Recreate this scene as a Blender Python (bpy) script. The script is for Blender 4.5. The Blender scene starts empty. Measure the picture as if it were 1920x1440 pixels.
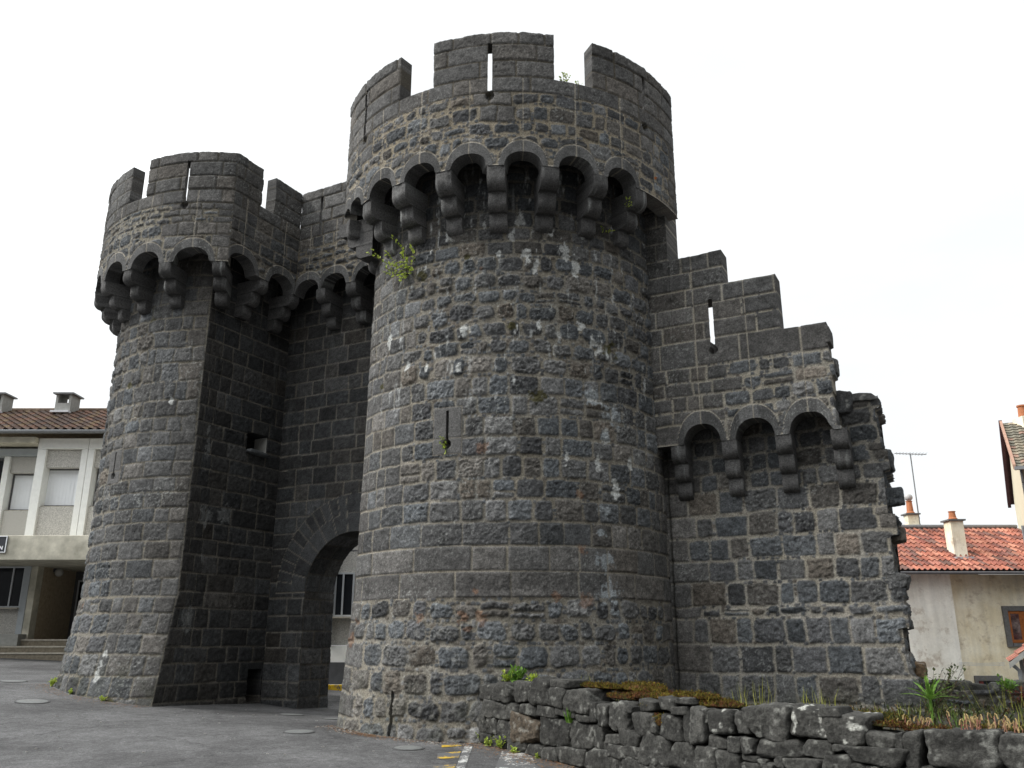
import bpy, math, random
import numpy as np
from mathutils import Vector, Matrix

# ------------------------------------------------------------------ camera, sky, sun, exposure
scene = bpy.context.scene
EYE = 1.6
cam_data = bpy.data.cameras.new("camera")
cam_data.sensor_width = 36.0
cam_data.lens = 1600.0 / 1920.0 * 36.0
cam_data.clip_start = 0.1
cam_data.clip_end = 2000.0
cam = bpy.data.objects.new("camera", cam_data)
cam.location = (0, 0, EYE)
cam.rotation_euler = (math.radians(90 + 16.6), 0, 0)
scene.collection.objects.link(cam)
scene.camera = cam

SUN_EL, SUN_HEAD = math.radians(42), math.radians(262)   # heading the light comes from (clockwise from +Y)
world = bpy.data.worlds.new("World")
scene.world = world
world.use_nodes = True
nt = world.node_tree
nt.nodes.clear()
w_out = nt.nodes.new("ShaderNodeOutputWorld")
w_bg = nt.nodes.new("ShaderNodeBackground")
w_sky = nt.nodes.new("ShaderNodeTexSky")
w_sky.sky_type = 'NISHITA'
w_sky.sun_disc = False
w_sky.sun_elevation = SUN_EL
w_sky.sun_rotation = SUN_HEAD
w_scale = nt.nodes.new("ShaderNodeMix"); w_scale.data_type = 'RGBA'; w_scale.blend_type = 'MULTIPLY'
w_scale.inputs[0].default_value = 1.0
w_cloud = nt.nodes.new("ShaderNodeMix"); w_cloud.data_type = 'RGBA'
w_cloud.inputs[7].default_value = (10.7, 11.0, 11.15, 1)      # thick bright cloud, before the 0.1 strength
w_tc = nt.nodes.new("ShaderNodeTexCoord")
w_map = nt.nodes.new("ShaderNodeMapping"); w_map.inputs[3].default_value = (1.4, 1.4, 3.5)
w_map.inputs[1].default_value = (0.35, 0.1, 0.0)
w_n = nt.nodes.new("ShaderNodeTexNoise"); w_n.inputs["Scale"].default_value = 1.6
w_n.inputs["Detail"].default_value = 6; w_n.inputs["Roughness"].default_value = 0.55
w_r = nt.nodes.new("ShaderNodeMapRange")
w_r.inputs[1].default_value = 0.34; w_r.inputs[2].default_value = 0.56
w_r.inputs[3].default_value = 0.91; w_r.inputs[4].default_value = 1.0
nt.links.new(w_tc.outputs["Generated"], w_map.inputs[0])
nt.links.new(w_map.outputs[0], w_n.inputs["Vector"])
nt.links.new(w_n.outputs["Fac"], w_r.inputs[0])
nt.links.new(w_r.outputs[0], w_cloud.inputs[0])
nt.links.new(w_sky.outputs[0], w_cloud.inputs[6])
# overcast sky, brighter on the sun's side (behind the camera, to the left)
w_dot = nt.nodes.new("ShaderNodeVectorMath"); w_dot.operation = 'DOT_PRODUCT'
w_dot.inputs[1].default_value = (math.sin(SUN_HEAD) * math.cos(SUN_EL), math.cos(SUN_HEAD) * math.cos(SUN_EL), math.sin(SUN_EL))
w_g = nt.nodes.new("ShaderNodeMapRange"); w_g.interpolation_type = 'SMOOTHSTEP'
w_g.inputs[1].default_value = 0.35; w_g.inputs[2].default_value = 1.0; w_g.inputs[3].default_value = 0.60; w_g.inputs[4].default_value = 2.0
w_sc = nt.nodes.new("ShaderNodeVectorMath"); w_sc.operation = 'SCALE'
nt.links.new(w_tc.outputs["Generated"], w_dot.inputs[0]); nt.links.new(w_dot.outputs["Value"], w_g.inputs[0])
# low sky dimmed everywhere but straight ahead, added to deepen the recesses
w_sep = nt.nodes.new("ShaderNodeSeparateXYZ"); nt.links.new(w_tc.outputs["Generated"], w_sep.inputs[0])
w_el = nt.nodes.new("ShaderNodeMapRange"); w_el.interpolation_type = 'SMOOTHSTEP'
w_el.inputs[1].default_value = 0.22; w_el.inputs[2].default_value = 0.50; w_el.inputs[3].default_value = 0.20; w_el.inputs[4].default_value = 1.0
nt.links.new(w_sep.outputs["Z"], w_el.inputs[0])
w_fr = nt.nodes.new("ShaderNodeMapRange"); w_fr.interpolation_type = 'SMOOTHSTEP'
w_fr.inputs[1].default_value = 0.35; w_fr.inputs[2].default_value = 0.65; w_fr.inputs[3].default_value = 0.0; w_fr.inputs[4].default_value = 1.0
nt.links.new(w_sep.outputs["Y"], w_fr.inputs[0])
w_mx = nt.nodes.new("ShaderNodeMath"); w_mx.operation = 'MAXIMUM'
nt.links.new(w_el.outputs[0], w_mx.inputs[0]); nt.links.new(w_fr.outputs[0], w_mx.inputs[1])
w_ml = nt.nodes.new("ShaderNodeMath"); w_ml.operation = 'MULTIPLY'
nt.links.new(w_mx.outputs[0], w_ml.inputs[0]); nt.links.new(w_g.outputs[0], w_ml.inputs[1])
nt.links.new(w_cloud.outputs[2], w_sc.inputs[0]); nt.links.new(w_ml.outputs[0], w_sc.inputs["Scale"])
nt.links.new(w_sc.outputs[0], w_bg.inputs["Color"])
w_bg.inputs["Strength"].default_value = 0.1
nt.links.new(w_bg.outputs[0], w_out.inputs[0])

sun_data = bpy.data.lights.new("sun", 'SUN')
sun_data.energy = 1.5
sun_data.angle = math.radians(12)
sun_data.color = (1.0, 0.97, 0.93)
sun = bpy.data.objects.new("sun", sun_data)
d_to = Vector((math.sin(SUN_HEAD) * math.cos(SUN_EL), math.cos(SUN_HEAD) * math.cos(SUN_EL), math.sin(SUN_EL)))
sun.rotation_euler = d_to.to_track_quat('Z', 'Y').to_euler()
sun.location = d_to * 60
scene.collection.objects.link(sun)

scene.view_settings.view_transform = 'Standard'
scene.view_settings.look = 'None'
scene.view_settings.gamma = 1.0
scene.view_settings.exposure = 0.72
scene.render.engine = 'CYCLES'
scene.cycles.max_bounces = 6
scene.cycles.diffuse_bounces = 3

# ------------------------------------------------------------------ helpers
COL = scene.collection
H28 = math.radians(28)
U2 = np.array([math.sin(H28), math.cos(H28)])      # the way through the gate
W2 = np.array([math.cos(H28), -math.sin(H28)])     # along the walls, to the right
CR = np.array([-8.107, 15.30]); RR = 3.73          # right tower (w, u), parapet radius
CL = np.array([-16.31, 15.65]); RL = 3.745
FL = -14.80                                        # left tower: flank plane (w)
FR = -9.96                                         # right tower: flank plane
GU = 15.60                                         # gate wall plane (u)


def wu(w, u):
    w = np.asarray(w, float); u = np.asarray(u, float)
    return np.stack([w * W2[0] + u * U2[0], w * W2[1] + u * U2[1]], -1)


def hsh(i, j, seed):
    n = (i.astype(np.int64) * 374761393 + j.astype(np.int64) * 668265263 + int(seed) * 1442695041) & 0xffffffff
    n = ((n ^ (n >> 13)) * 1274126177) & 0xffffffff
    n = ((n ^ (n >> 15)) * 2246822519) & 0xffffffff
    n = n ^ (n >> 16)
    return n.astype(np.float64) / 4294967296.0


def vn(x, y, seed):
    xi = np.floor(x); yi = np.floor(y)
    fx = x - xi; fy = y - yi
    fx = fx * fx * (3 - 2 * fx); fy = fy * fy * (3 - 2 * fy)
    a = hsh(xi, yi, seed); b = hsh(xi + 1, yi, seed); c = hsh(xi, yi + 1, seed); d = hsh(xi + 1, yi + 1, seed)
    return (a + (b - a) * fx) * (1 - fy) + (c + (d - c) * fx) * fy


def fbm(x, y, seed, octv=4, gain=0.5):
    t = 0; amp = 1.0; tot = 0
    for o in range(octv):
        t = t + amp * vn(x * (2 ** o) + 17.3 * o, y * (2 ** o) - 9.1 * o, seed + o * 31)
        tot += amp; amp *= gain
    return t / tot - 0.5


def sst(a, b, x):
    t = np.clip((x - a) / (b - a), 0, 1)
    return t * t * (3 - 2 * t)


def mesh_obj(name, pieces, mat, parent=None, smooth=True):
    """pieces: list of (verts n x 3, quads m x 4, cols n x 3 or None, smooth flag)"""
    V = []; F = []; C = []; SM = []; off = 0
    for p in pieces:
        v, f, c = p[0], p[1], p[2]
        sm = p[3] if len(p) > 3 else smooth
        V.append(v); F.append(f + off)
        C.append(c if c is not None else np.full((len(v), 3), 0.1))
        SM.append(np.full(len(f), sm)); off += len(v)
    V = np.concatenate(V).astype(np.float32); F = np.concatenate(F).astype(np.int32)
    C = np.concatenate(C); SM = np.concatenate(SM)
    me = bpy.data.meshes.new(name)
    me.vertices.add(len(V)); me.vertices.foreach_set("co", V.ravel())
    me.loops.add(F.size); me.loops.foreach_set("vertex_index", F.ravel())
    me.polygons.add(len(F))
    me.polygons.foreach_set("loop_start", np.arange(0, F.size, 4, dtype=np.int32))
    me.polygons.foreach_set("loop_total", np.full(len(F), 4, dtype=np.int32))
    me.polygons.foreach_set("use_smooth", SM.astype(bool))
    at = me.color_attributes.new("Col", 'FLOAT_COLOR', 'POINT')
    rgba = np.concatenate([np.clip(C, 0.004, 0.9), np.ones((len(C), 1))], 1).astype(np.float32)
    at.data.foreach_set("color", rgba.ravel())
    me.update(calc_edges=True)
    me.materials.append(mat)
    o = bpy.data.objects.new(name, me)
    COL.objects.link(o)
    if parent is not None:
        o.parent = parent
    return o


class MB:
    """collects simple polygons; build() makes ONE object"""
    def __init__(s): s.v = []; s.f = []
    def poly(s, pts):
        n = len(s.v); s.v += [tuple(p) for p in pts]; s.f.append(tuple(range(n, n + len(pts))))
    def box(s, x0, x1, y0, y1, z0, z1, rot=None):
        n = len(s.v)
        P = [(x0, y0, z0), (x1, y0, z0), (x1, y1, z0), (x0, y1, z0), (x0, y0, z1), (x1, y0, z1), (x1, y1, z1), (x0, y1, z1)]
        if rot is not None: P = [tuple(rot(p)) for p in P]
        s.v += P
        for q in ((0, 3, 2, 1), (4, 5, 6, 7), (0, 1, 5, 4), (1, 2, 6, 5), (2, 3, 7, 6), (3, 0, 4, 7)):
            s.f.append(tuple(n + k for k in q))
    def tube(s, pts, r0, r1=None, n=8, cap=True):
        r1 = r0 if r1 is None else r1
        pts = [Vector(p) for p in pts]; base = len(s.v); m = len(pts)
        for i, p in enumerate(pts):
            t = (pts[min(i + 1, m - 1)] - pts[max(i - 1, 0)]).normalized()
            a = t.orthogonal().normalized(); b = t.cross(a)
            r = r0 + (r1 - r0) * i / max(1, m - 1)
            for k in range(n):
                an = 2 * math.pi * k / n
                s.v.append(tuple(p + a * (r * math.cos(an)) + b * (r * math.sin(an))))
        for i in range(m - 1):
            for k in range(n):
                k2 = (k + 1) % n
                s.f.append((base + i * n + k, base + i * n + k2, base + (i + 1) * n + k2, base + (i + 1) * n + k))
        if cap:
            s.f.append(tuple(base + k for k in range(n))[::-1]); s.f.append(tuple(base + (m - 1) * n + k for k in range(n)))
    def lathe(s, cx, cy, prof, n=20):
        base = len(s.v)
        for r, z in prof:
            for k in range(n):
                a = 2 * math.pi * k / n
                s.v.append((cx + r * math.cos(a), cy + r * math.sin(a), z))
        for i in range(len(prof) - 1):
            for k in range(n):
                k2 = (k + 1) % n
                s.f.append((base + i * n + k, base + i * n + k2, base + (i + 1) * n + k2, base + (i + 1) * n + k))
        s.f.append(tuple(base + k for k in range(n))[::-1]); s.f.append(tuple(base + (len(prof) - 1) * n + k for k in range(n)))
    def build(s, name, mat, parent=None, smooth=False, bevel=0.0):
        me = bpy.data.meshes.new(name); me.from_pydata(s.v, [], s.f); me.update()
        if smooth: me.polygons.foreach_set("use_smooth", [True] * len(me.polygons))
        me.materials.append(mat)
        o = bpy.data.objects.new(name, me); COL.objects.link(o)
        if parent is not None: o.parent = parent
        if bevel:
            m = o.modifiers.new("bevel", 'BEVEL'); m.width = bevel; m.segments = 2; m.limit_method = 'ANGLE'
        return o


def thing(name, label, cat, loc=(0, 0, 0), group=None):
    o = bpy.data.objects.new(name, None); COL.objects.link(o)
    o.empty_display_size = 0.3
    o.location = loc
    o['label'] = label; o['category'] = cat
    o['kind'] = 'thing'
    if group: o['group'] = group
    return o


def tag(o, label, cat, group=None, kind=None):
    o['label'] = label; o['category'] = cat
    if group: o['group'] = group
    if kind: o['kind'] = kind
    return o


def structure(o, kind='structure'):
    o['kind'] = kind
    return o


# ------------------------------------------------------------------ materials
def new_mat(name):
    m = bpy.data.materials.new(name); m.use_nodes = True
    n = m.node_tree
    b = n.nodes["Principled BSDF"]
    b.inputs["Roughness"].default_value = 0.9
    b.inputs["Specular IOR Level"].default_value = 0.25
    return m, n, b


def noise_node(n, scale, detail=4, rough=0.55, coord="Object"):
    tc = n.nodes.new("ShaderNodeTexCoord"); t = n.nodes.new("ShaderNodeTexNoise")
    t.inputs["Scale"].default_value = scale; t.inputs["Detail"].default_value = detail
    t.inputs["Roughness"].default_value = rough
    n.links.new(tc.outputs[coord], t.inputs["Vector"])
    return t


def mul_rgb(n, a, fac_socket, lo, hi):
    mr = n.nodes.new("ShaderNodeMapRange")
    mr.inputs[1].default_value = 0.3; mr.inputs[2].default_value = 0.7
    mr.inputs[3].default_value = lo; mr.inputs[4].default_value = hi
    n.links.new(fac_socket, mr.inputs[0])
    mx = n.nodes.new("ShaderNodeVectorMath"); mx.operation = 'SCALE'
    n.links.new(a, mx.inputs[0]); n.links.new(mr.outputs[0], mx.inputs["Scale"])
    return mx.outputs[0]


def bump(n, b, sock, strength, dist):
    bp = n.nodes.new("ShaderNodeBump"); bp.inputs["Strength"].default_value = strength
    bp.inputs["Distance"].default_value = dist
    n.links.new(sock, bp.inputs["Height"]); n.links.new(bp.outputs[0], b.inputs["Normal"])


def masonry_mat(name="basalt_masonry", bscale=48.0, bdist=0.016):
    m, n, b = new_mat(name)
    at = n.nodes.new("ShaderNodeAttribute"); at.attribute_name = "Col"
    t1 = noise_node(n, 38.0, 6, 0.7)
    t2 = noise_node(n, 160.0, 2, 0.6)
    c = mul_rgb(n, at.outputs["Color"], t1.outputs["Fac"], 0.42, 1.58)
    c = mul_rgb(n, c, t2.outputs["Fac"], 0.72, 1.28)
    n.links.new(c, b.inputs["Base Color"])
    t3 = noise_node(n, bscale, 6, 0.7)
    bump(n, b, t3.outputs["Fac"], 0.9, bdist)
    b.inputs["Roughness"].default_value = 0.93
    return m


def plain_mat(name, col, var=0.15, scale=8.0, rough=0.85, bstr=0.15, bdist=0.01, bscale=60, metal=0.0, col2=None):
    m, n, b = new_mat(name)
    t = noise_node(n, scale, 5, 0.6)
    if col2 is None:
        rgb = n.nodes.new("ShaderNodeRGB"); rgb.outputs[0].default_value = (*col, 1)
        s = rgb.outputs[0]
    else:
        mx = n.nodes.new("ShaderNodeMix"); mx.data_type = 'RGBA'
        mx.inputs[6].default_value = (*col, 1); mx.inputs[7].default_value = (*col2, 1)
        mr = n.nodes.new("ShaderNodeMapRange"); mr.inputs[1].default_value = 0.35; mr.inputs[2].default_value = 0.65
        t0 = noise_node(n, scale * 0.37, 5, 0.6)
        n.links.new(t0.outputs["Fac"], mr.inputs[0]); n.links.new(mr.outputs[0], mx.inputs[0])
        s = mx.outputs[2]
    c = mul_rgb(n, s, t.outputs["Fac"], 1 - var, 1 + var)
    n.links.new(c, b.inputs["Base Color"])
    if bstr:
        t3 = noise_node(n, bscale, 4, 0.6); bump(n, b, t3.outputs["Fac"], bstr, bdist)
    b.inputs["Roughness"].default_value = rough; b.inputs["Metallic"].default_value = metal
    return m


def leaf_mat(name, c1, c2, trans=0.35):
    m, n, b = new_mat(name)
    t = noise_node(n, 9.0, 3, 0.6)
    mx = n.nodes.new("ShaderNodeMix"); mx.data_type = 'RGBA'
    mx.inputs[6].default_value = (*c1, 1); mx.inputs[7].default_value = (*c2, 1)
    mr = n.nodes.new("ShaderNodeMapRange"); mr.inputs[1].default_value = 0.35; mr.inputs[2].default_value = 0.65
    n.links.new(t.outputs["Fac"], mr.inputs[0]); n.links.new(mr.outputs[0], mx.inputs[0])
    n.links.new(mx.outputs[2], b.inputs["Base Color"])
    b.inputs["Roughness"].default_value = 0.55
    tr = n.nodes.new("ShaderNodeBsdfTranslucent"); n.links.new(mx.outputs[2], tr.inputs[0])
    ms = n.nodes.new("ShaderNodeMixShader"); ms.inputs[0].default_value = trans
    out = n.nodes["Material Output"]
    n.links.new(b.outputs[0], ms.inputs[1]); n.links.new(tr.outputs[0], ms.inputs[2]); n.links.new(ms.outputs[0], out.inputs[0])
    return m


M = {}
M['stone'] = masonry_mat()
M['earth'] = plain_mat("dark_soil", (0.028, 0.025, 0.018), 0.4, 14, bstr=0.5, bdist=0.03, bscale=25)
M['dark'] = plain_mat("wall_core", (0.03, 0.029, 0.027), 0.3, 20, bstr=0.3)


# ------------------------------------------------------------------ masonry layout
KINDS = {
    #          wmin wmax  inset  rc    bulge  rough  warp  hoff
    'ashlar': (0.48, 1.05, 0.0105, 0.015, 0.003, 0.008, 0.004, 0.016),
    'block':  (0.34, 0.76, 0.012, 0.022, 0.005, 0.015, 0.012, 0.010),
    'coursed': (0.26, 0.60, 0.019, 0.050, 0.009, 0.024, 0.028, 0.011),
    'rubble': (0.22, 0.56, 0.026, 0.100, 0.016, 0.032, 0.055, 0.012),
}
TINTS = np.array([(.087, .092, .096), (.092, .092, .091), (.099, .092, .083), (.064, .065, .066), (.128, .127, .124),
                  (.077, .083, .088), (.106, .093, .078), (.070, .071, .073)])
TW = np.array([.22, .24, .12, .10, .08, .13, .04, .07])
MORTAR = np.array([.245, .222, .182])


class Layout:
    """courses: list of (ztop, kind); stones run along s from smin to smax.
    lead / tail: widths of dressed quoins at either end (alternating), None for none."""
    def __init__(s, z0, courses, smin, smax, seed, lead=None, tail=None, dark=1.0, mort=1.0, split=0.02, ashmort=1.0, mcol=None, warm=0.0, zone=None):
        rg = np.random.default_rng(seed); s.seed = seed; s.rows = []; z = z0
        s.ze = [z0]; s.dark = dark; s.mcol = MORTAR if mcol is None else np.array(mcol); s.mort = mort; s.ashmort = ashmort
        for ri, (zt, kind) in enumerate(courses):
            k = KINDS[kind]; edges = [smin]; kinds = []
            if lead:
                edges.append(smin + lead[ri % len(lead)] * rg.uniform(.85, 1.15)); kinds.append('ashlar')
            end = smax - (tail[ri % len(tail)] * rg.uniform(.85, 1.15) if tail else 0)
            hrow = zt - z
            while True:
                w = rg.uniform(k[0], k[1]) * (0.75 + 0.75 * min(hrow, .42))
                e = edges[-1] + w
                if e > end - k[0] * .6:
                    if end > edges[-1] + .05: kinds.append((zone and zone((edges[-1] + end) / 2, (z + zt) / 2)) or kind); edges.append(end)
                    break
                kk = kind
                if zone is not None:
                    kk = zone(edges[-1] + w / 2, (z + zt) / 2) or kind
                edges.append(e); kinds.append(kk)
            if tail:
                edges.append(smax); kinds.append('ashlar')
            n = len(kinds); K = np.array([KINDS[q] for q in kinds])
            edges = np.array(edges)
            rub = np.array([q == 'rubble' for q in kinds]); crs = np.array([q == 'coursed' for q in kinds])
            row = dict(z0=z, z1=zt, e=edges, warp=k[6], kind=kind,
                       il=K[:, 2] * rg.uniform(.5, 1.7, n), ir=K[:, 2] * rg.uniform(.5, 1.7, n),
                       ib=K[:, 2] * rg.uniform(.5, 1.7, n), it=K[:, 2] * rg.uniform(.5, 1.7, n),
                       rc=K[:, 3] * rg.uniform(.6, 1.3, n), bulge=K[:, 4] * rg.uniform(.4, 1.5, n), rough=K[:, 5] * rg.uniform(.6, 1.4, n),
                       hoff=K[:, 7] * rg.uniform(.3, 1.5, n), tx=rg.normal(0, .35, n) * K[:, 4], tz=rg.normal(0, .4, n) * K[:, 4],
                       tint=rg.choice(len(TINTS), n, p=TW / TW.sum()), tint2=rg.choice(len(TINTS), n, p=TW / TW.sum()),
                       br=np.clip(np.exp(rg.normal(0, .24, n)), .72, 1.6), br2=np.exp(rg.normal(0, .2, n)), warm=np.array([.6 if q == 'ashlar' else warm for q in kinds]),
                       split=np.where((rub & (rg.random(n) < split * 2.2)) | (crs & (rg.random(n) < split)), rg.uniform(.35, .65, n), 0.0))
            row['ashl'] = np.array([q == 'ashlar' for q in kinds]); row['blk'] = np.array([q == 'block' for q in kinds])
            row['br'] = np.where(row['ashl'], row['br'] ** .55, row['br'])
            if kind in ('rubble', 'coursed'):   # some courses dip: uneven insets top and bottom
                row['it'] = row['it'] + np.where(rub, rg.random(n) ** 2 * .05, rg.random(n) ** 2 * .02)
                row['ib'] = row['ib'] + np.where(rub, rg.random(n) ** 2 * .03, 0)
            s.rows.append(row); z = zt; s.ze.append(zt)
        s.ze = np.array(s.ze)

    def primary(s, S, Z):
        d = np.full(S.shape, .05); H = np.zeros(S.shape); C = np.zeros(S.shape + (3,)); RGH = np.full(S.shape, .02); WARM = np.zeros(S.shape)
        n1 = fbm(S * 2.3, Z * 2.3, s.seed + 1, 3); n2 = fbm(S * 2.1 + 40, Z * 2.1, s.seed + 2, 3)
        m1 = fbm(S * 9, Z * 9, s.seed + 3, 3); m2 = fbm(S * 9 + 80, Z * 9, s.seed + 4, 3)
        rowi0 = np.clip(np.searchsorted(s.ze, Z) - 1, 0, len(s.rows) - 1)
        wamp = np.array([r['warp'] for r in s.rows])[rowi0]
        WZ = Z + wamp * (2.0 * n1 + .6 * m1); WS0 = S + wamp * (2.2 * n2 + .7 * m2)
        ri = np.clip(np.searchsorted(s.ze, WZ) - 1, 0, len(s.rows) - 1)
        for k, r in enumerate(s.rows):
            msk = ri == k
            if not msk.any(): continue
            ws = WS0[msk]; wz = WZ[msk]
            i = np.clip(np.searchsorted(r['e'], ws) - 1, 0, len(r['e']) - 2)
            x0 = r['e'][i] + r['il'][i] * s.mort; x1 = r['e'][i + 1] - r['ir'][i] * s.mort
            y0 = r['z0'] + r['ib'][i] * s.mort; y1 = r['z1'] - r['it'][i] * s.mort
            sp = r['split'][i]; ys = y0 + (y1 - y0) * sp; up = (sp > 0) & (wz > ys)
            lo = (sp > 0) & ~up
            y0 = np.where(up, ys + .012, y0); y1 = np.where(lo, ys - .012, y1)
            a = np.maximum((x1 - x0) / 2, .01); bb = np.maximum((y1 - y0) / 2, .01)
            px = ws - (x0 + x1) / 2; pz = wz - (y0 + y1) / 2
            rc = np.minimum(r['rc'][i], .8 * np.minimum(a, bb))
            qx = np.abs(px) - a + rc; qz = np.abs(pz) - bb + rc
            dd = np.minimum(np.maximum(qx, qz), 0) + np.hypot(np.maximum(qx, 0), np.maximum(qz, 0)) - rc
            dd = dd + r['rough'][i] * .9 * m1[msk]
            d[msk] = dd
            e = np.clip(1 - (px / a) ** 2, 0, 1) * np.clip(1 - (pz / bb) ** 2, 0, 1)
            H[msk] = r['hoff'][i] + r['bulge'][i] * np.sqrt(e) + r['tx'][i] * px / a + r['tz'][i] * pz / bb
            t = np.where(up, r['tint2'][i], r['tint'][i]); bri = np.where(up, r['br2'][i], r['br'][i])
            ash = np.where(r['ashl'], .62, np.where(r['blk'], .35, 0))[i][:, None]
            C[msk] = (TINTS[t] * (1 - ash) + np.array([.093, .091, .088]) * ash) * bri[:, None]
            RGH[msk] = r['rough'][i]; WARM[msk] = r['warm'][i]
        return d, H, C, RGH, WARM

    def __call__(s, S, Z, post=None):
        d, H, C, RGH, WARM = s.primary(S, Z)
        # filler pebbles set in wide mortar
        cell = .085
        gx = np.floor(S / cell); gz = np.floor(Z / (cell * .8))
        jx = hsh(gx, gz, s.seed + 11); jz = hsh(gx, gz, s.seed + 12); jr = hsh(gx, gz, s.seed + 13)
        cx = (gx + .35 + .3 * jx) * cell; cz = (gz + .35 + .3 * jz) * cell * .8
        dc = s.primary(cx.ravel(), cz.ravel())[0].reshape(S.shape) if (s.mort >= .99) else np.full(S.shape, -1.)
        rad = (.014 + .02 * jr) * np.clip(dc / .02, 0, 1.2)
        pd = np.hypot((S - cx) * .85, Z - cz) - rad + .01 * fbm(S * 30, Z * 30, s.seed + 5, 2)
        usep = (dc > .012) & (jr > .35)
        dpe = np.where(usep, pd, .05)
        m = 1 - sst(-.010, .006, d); mp = (1 - sst(-.006, .004, dpe)) * (1 - m)
        nz = fbm(S * 14, Z * 14, s.seed + 6, 4, .6); nf = fbm(S * 38, Z * 38, s.seed + 7, 3, .6)
        pit = np.clip(fbm(S * 26, Z * 26, s.seed + 8, 3) - .12, 0, 1)
        prof = 1 - sst(-.030, .006, d)                       # rounded arris
        h_st = H * (.35 + .85 * prof) + RGH * (2.0 * nz + 1.5 * nf) - RGH * 2.2 * pit
        h_mo = -.004 + .012 * fbm(S * 7, Z * 7, s.seed + 9, 4) + .006 * nf
        h = h_st * m + h_mo * (1 - m) + mp * (.012 + .012 * nf)
        mott = fbm(S * 11, Z * 11, s.seed + 14, 4, .65); big = fbm(S * .9, Z * .9, s.seed + 15, 3)
        sc = C * np.clip(1 + 1.25 * mott, .2, 2)[..., None] * np.clip(1 + .85 * nf, .2, 2)[..., None] * (1 - .8 * pit)[..., None]
        warm = WARM[..., None]
        sc = sc * (1 - warm * (1 - np.array([1.03, .98, .93])))
        pc = TINTS[(jr * 7.99).astype(int)] * (.8 + .5 * jx)[..., None]
        mc = s.mcol * (1 + .45 * fbm(S * 5, Z * 5, s.seed + 16, 4) + .35 * nf)[..., None]
        mc = mc * (1 - np.array([.0, .03, .10]) * (fbm(S * 1.7, Z * 1.7, s.seed + 19, 3) * 2)[..., None])
        # smears of mortar over stone edges and grime over mortar
        smear = np.clip(fbm(S * 6, Z * 6, s.seed + 17, 4) * 2.4 - .42, 0, 1) * sst(-.07, 0, d) * np.clip(RGH / .03, 0, 1)
        grime = np.clip(fbm(S * 1.3, Z * .8, s.seed + 18, 4) * 2.2 + .35, 0, 1)
        mc = mc * (1 - .36 * grime)[..., None] * np.where(WARM > .5, s.ashmort, 1)[..., None]
        mm = np.clip(m * (1 - .75 * smear), 0, 1)[..., None]
        col = sc * mm + (1 - mm) * (mc * (1 - mp[..., None]) + pc * mp[..., None])
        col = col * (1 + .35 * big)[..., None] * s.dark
        if post: h, col = post(S, Z, h, col, d, m)
        return h, col


def courses(z0, spec, seed):
    """spec: list of (until z, kind, hmin, hmax)"""
    rg = random.Random(seed); out = []; z = z0
    for zt, kind, a, b in spec:
        n = max(1, round((zt - z) / ((a + b) / 2)))
        hs = [rg.uniform(a, b) for _ in range(n)]; k = (zt - z) / sum(hs)
        for h in hs:
            z += h * k; out.append((z, kind))
        z = zt
    return out


def grid_faces(nz, ns, keep=None):
    i = np.arange(nz - 1)[:, None] * ns + np.arange(ns - 1)[None, :]
    f = np.stack([i, i + 1, i + 1 + ns, i + ns], -1)
    if keep is not None: return f[keep]
    return f.reshape(-1, 4)


def snap(arr, vals):
    arr = np.array(arr, float)
    for v in vals:
        if arr[0] < v < arr[-1]:
            arr[np.argmin(np.abs(arr - v))] = v
    return np.unique(arr)


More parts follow.
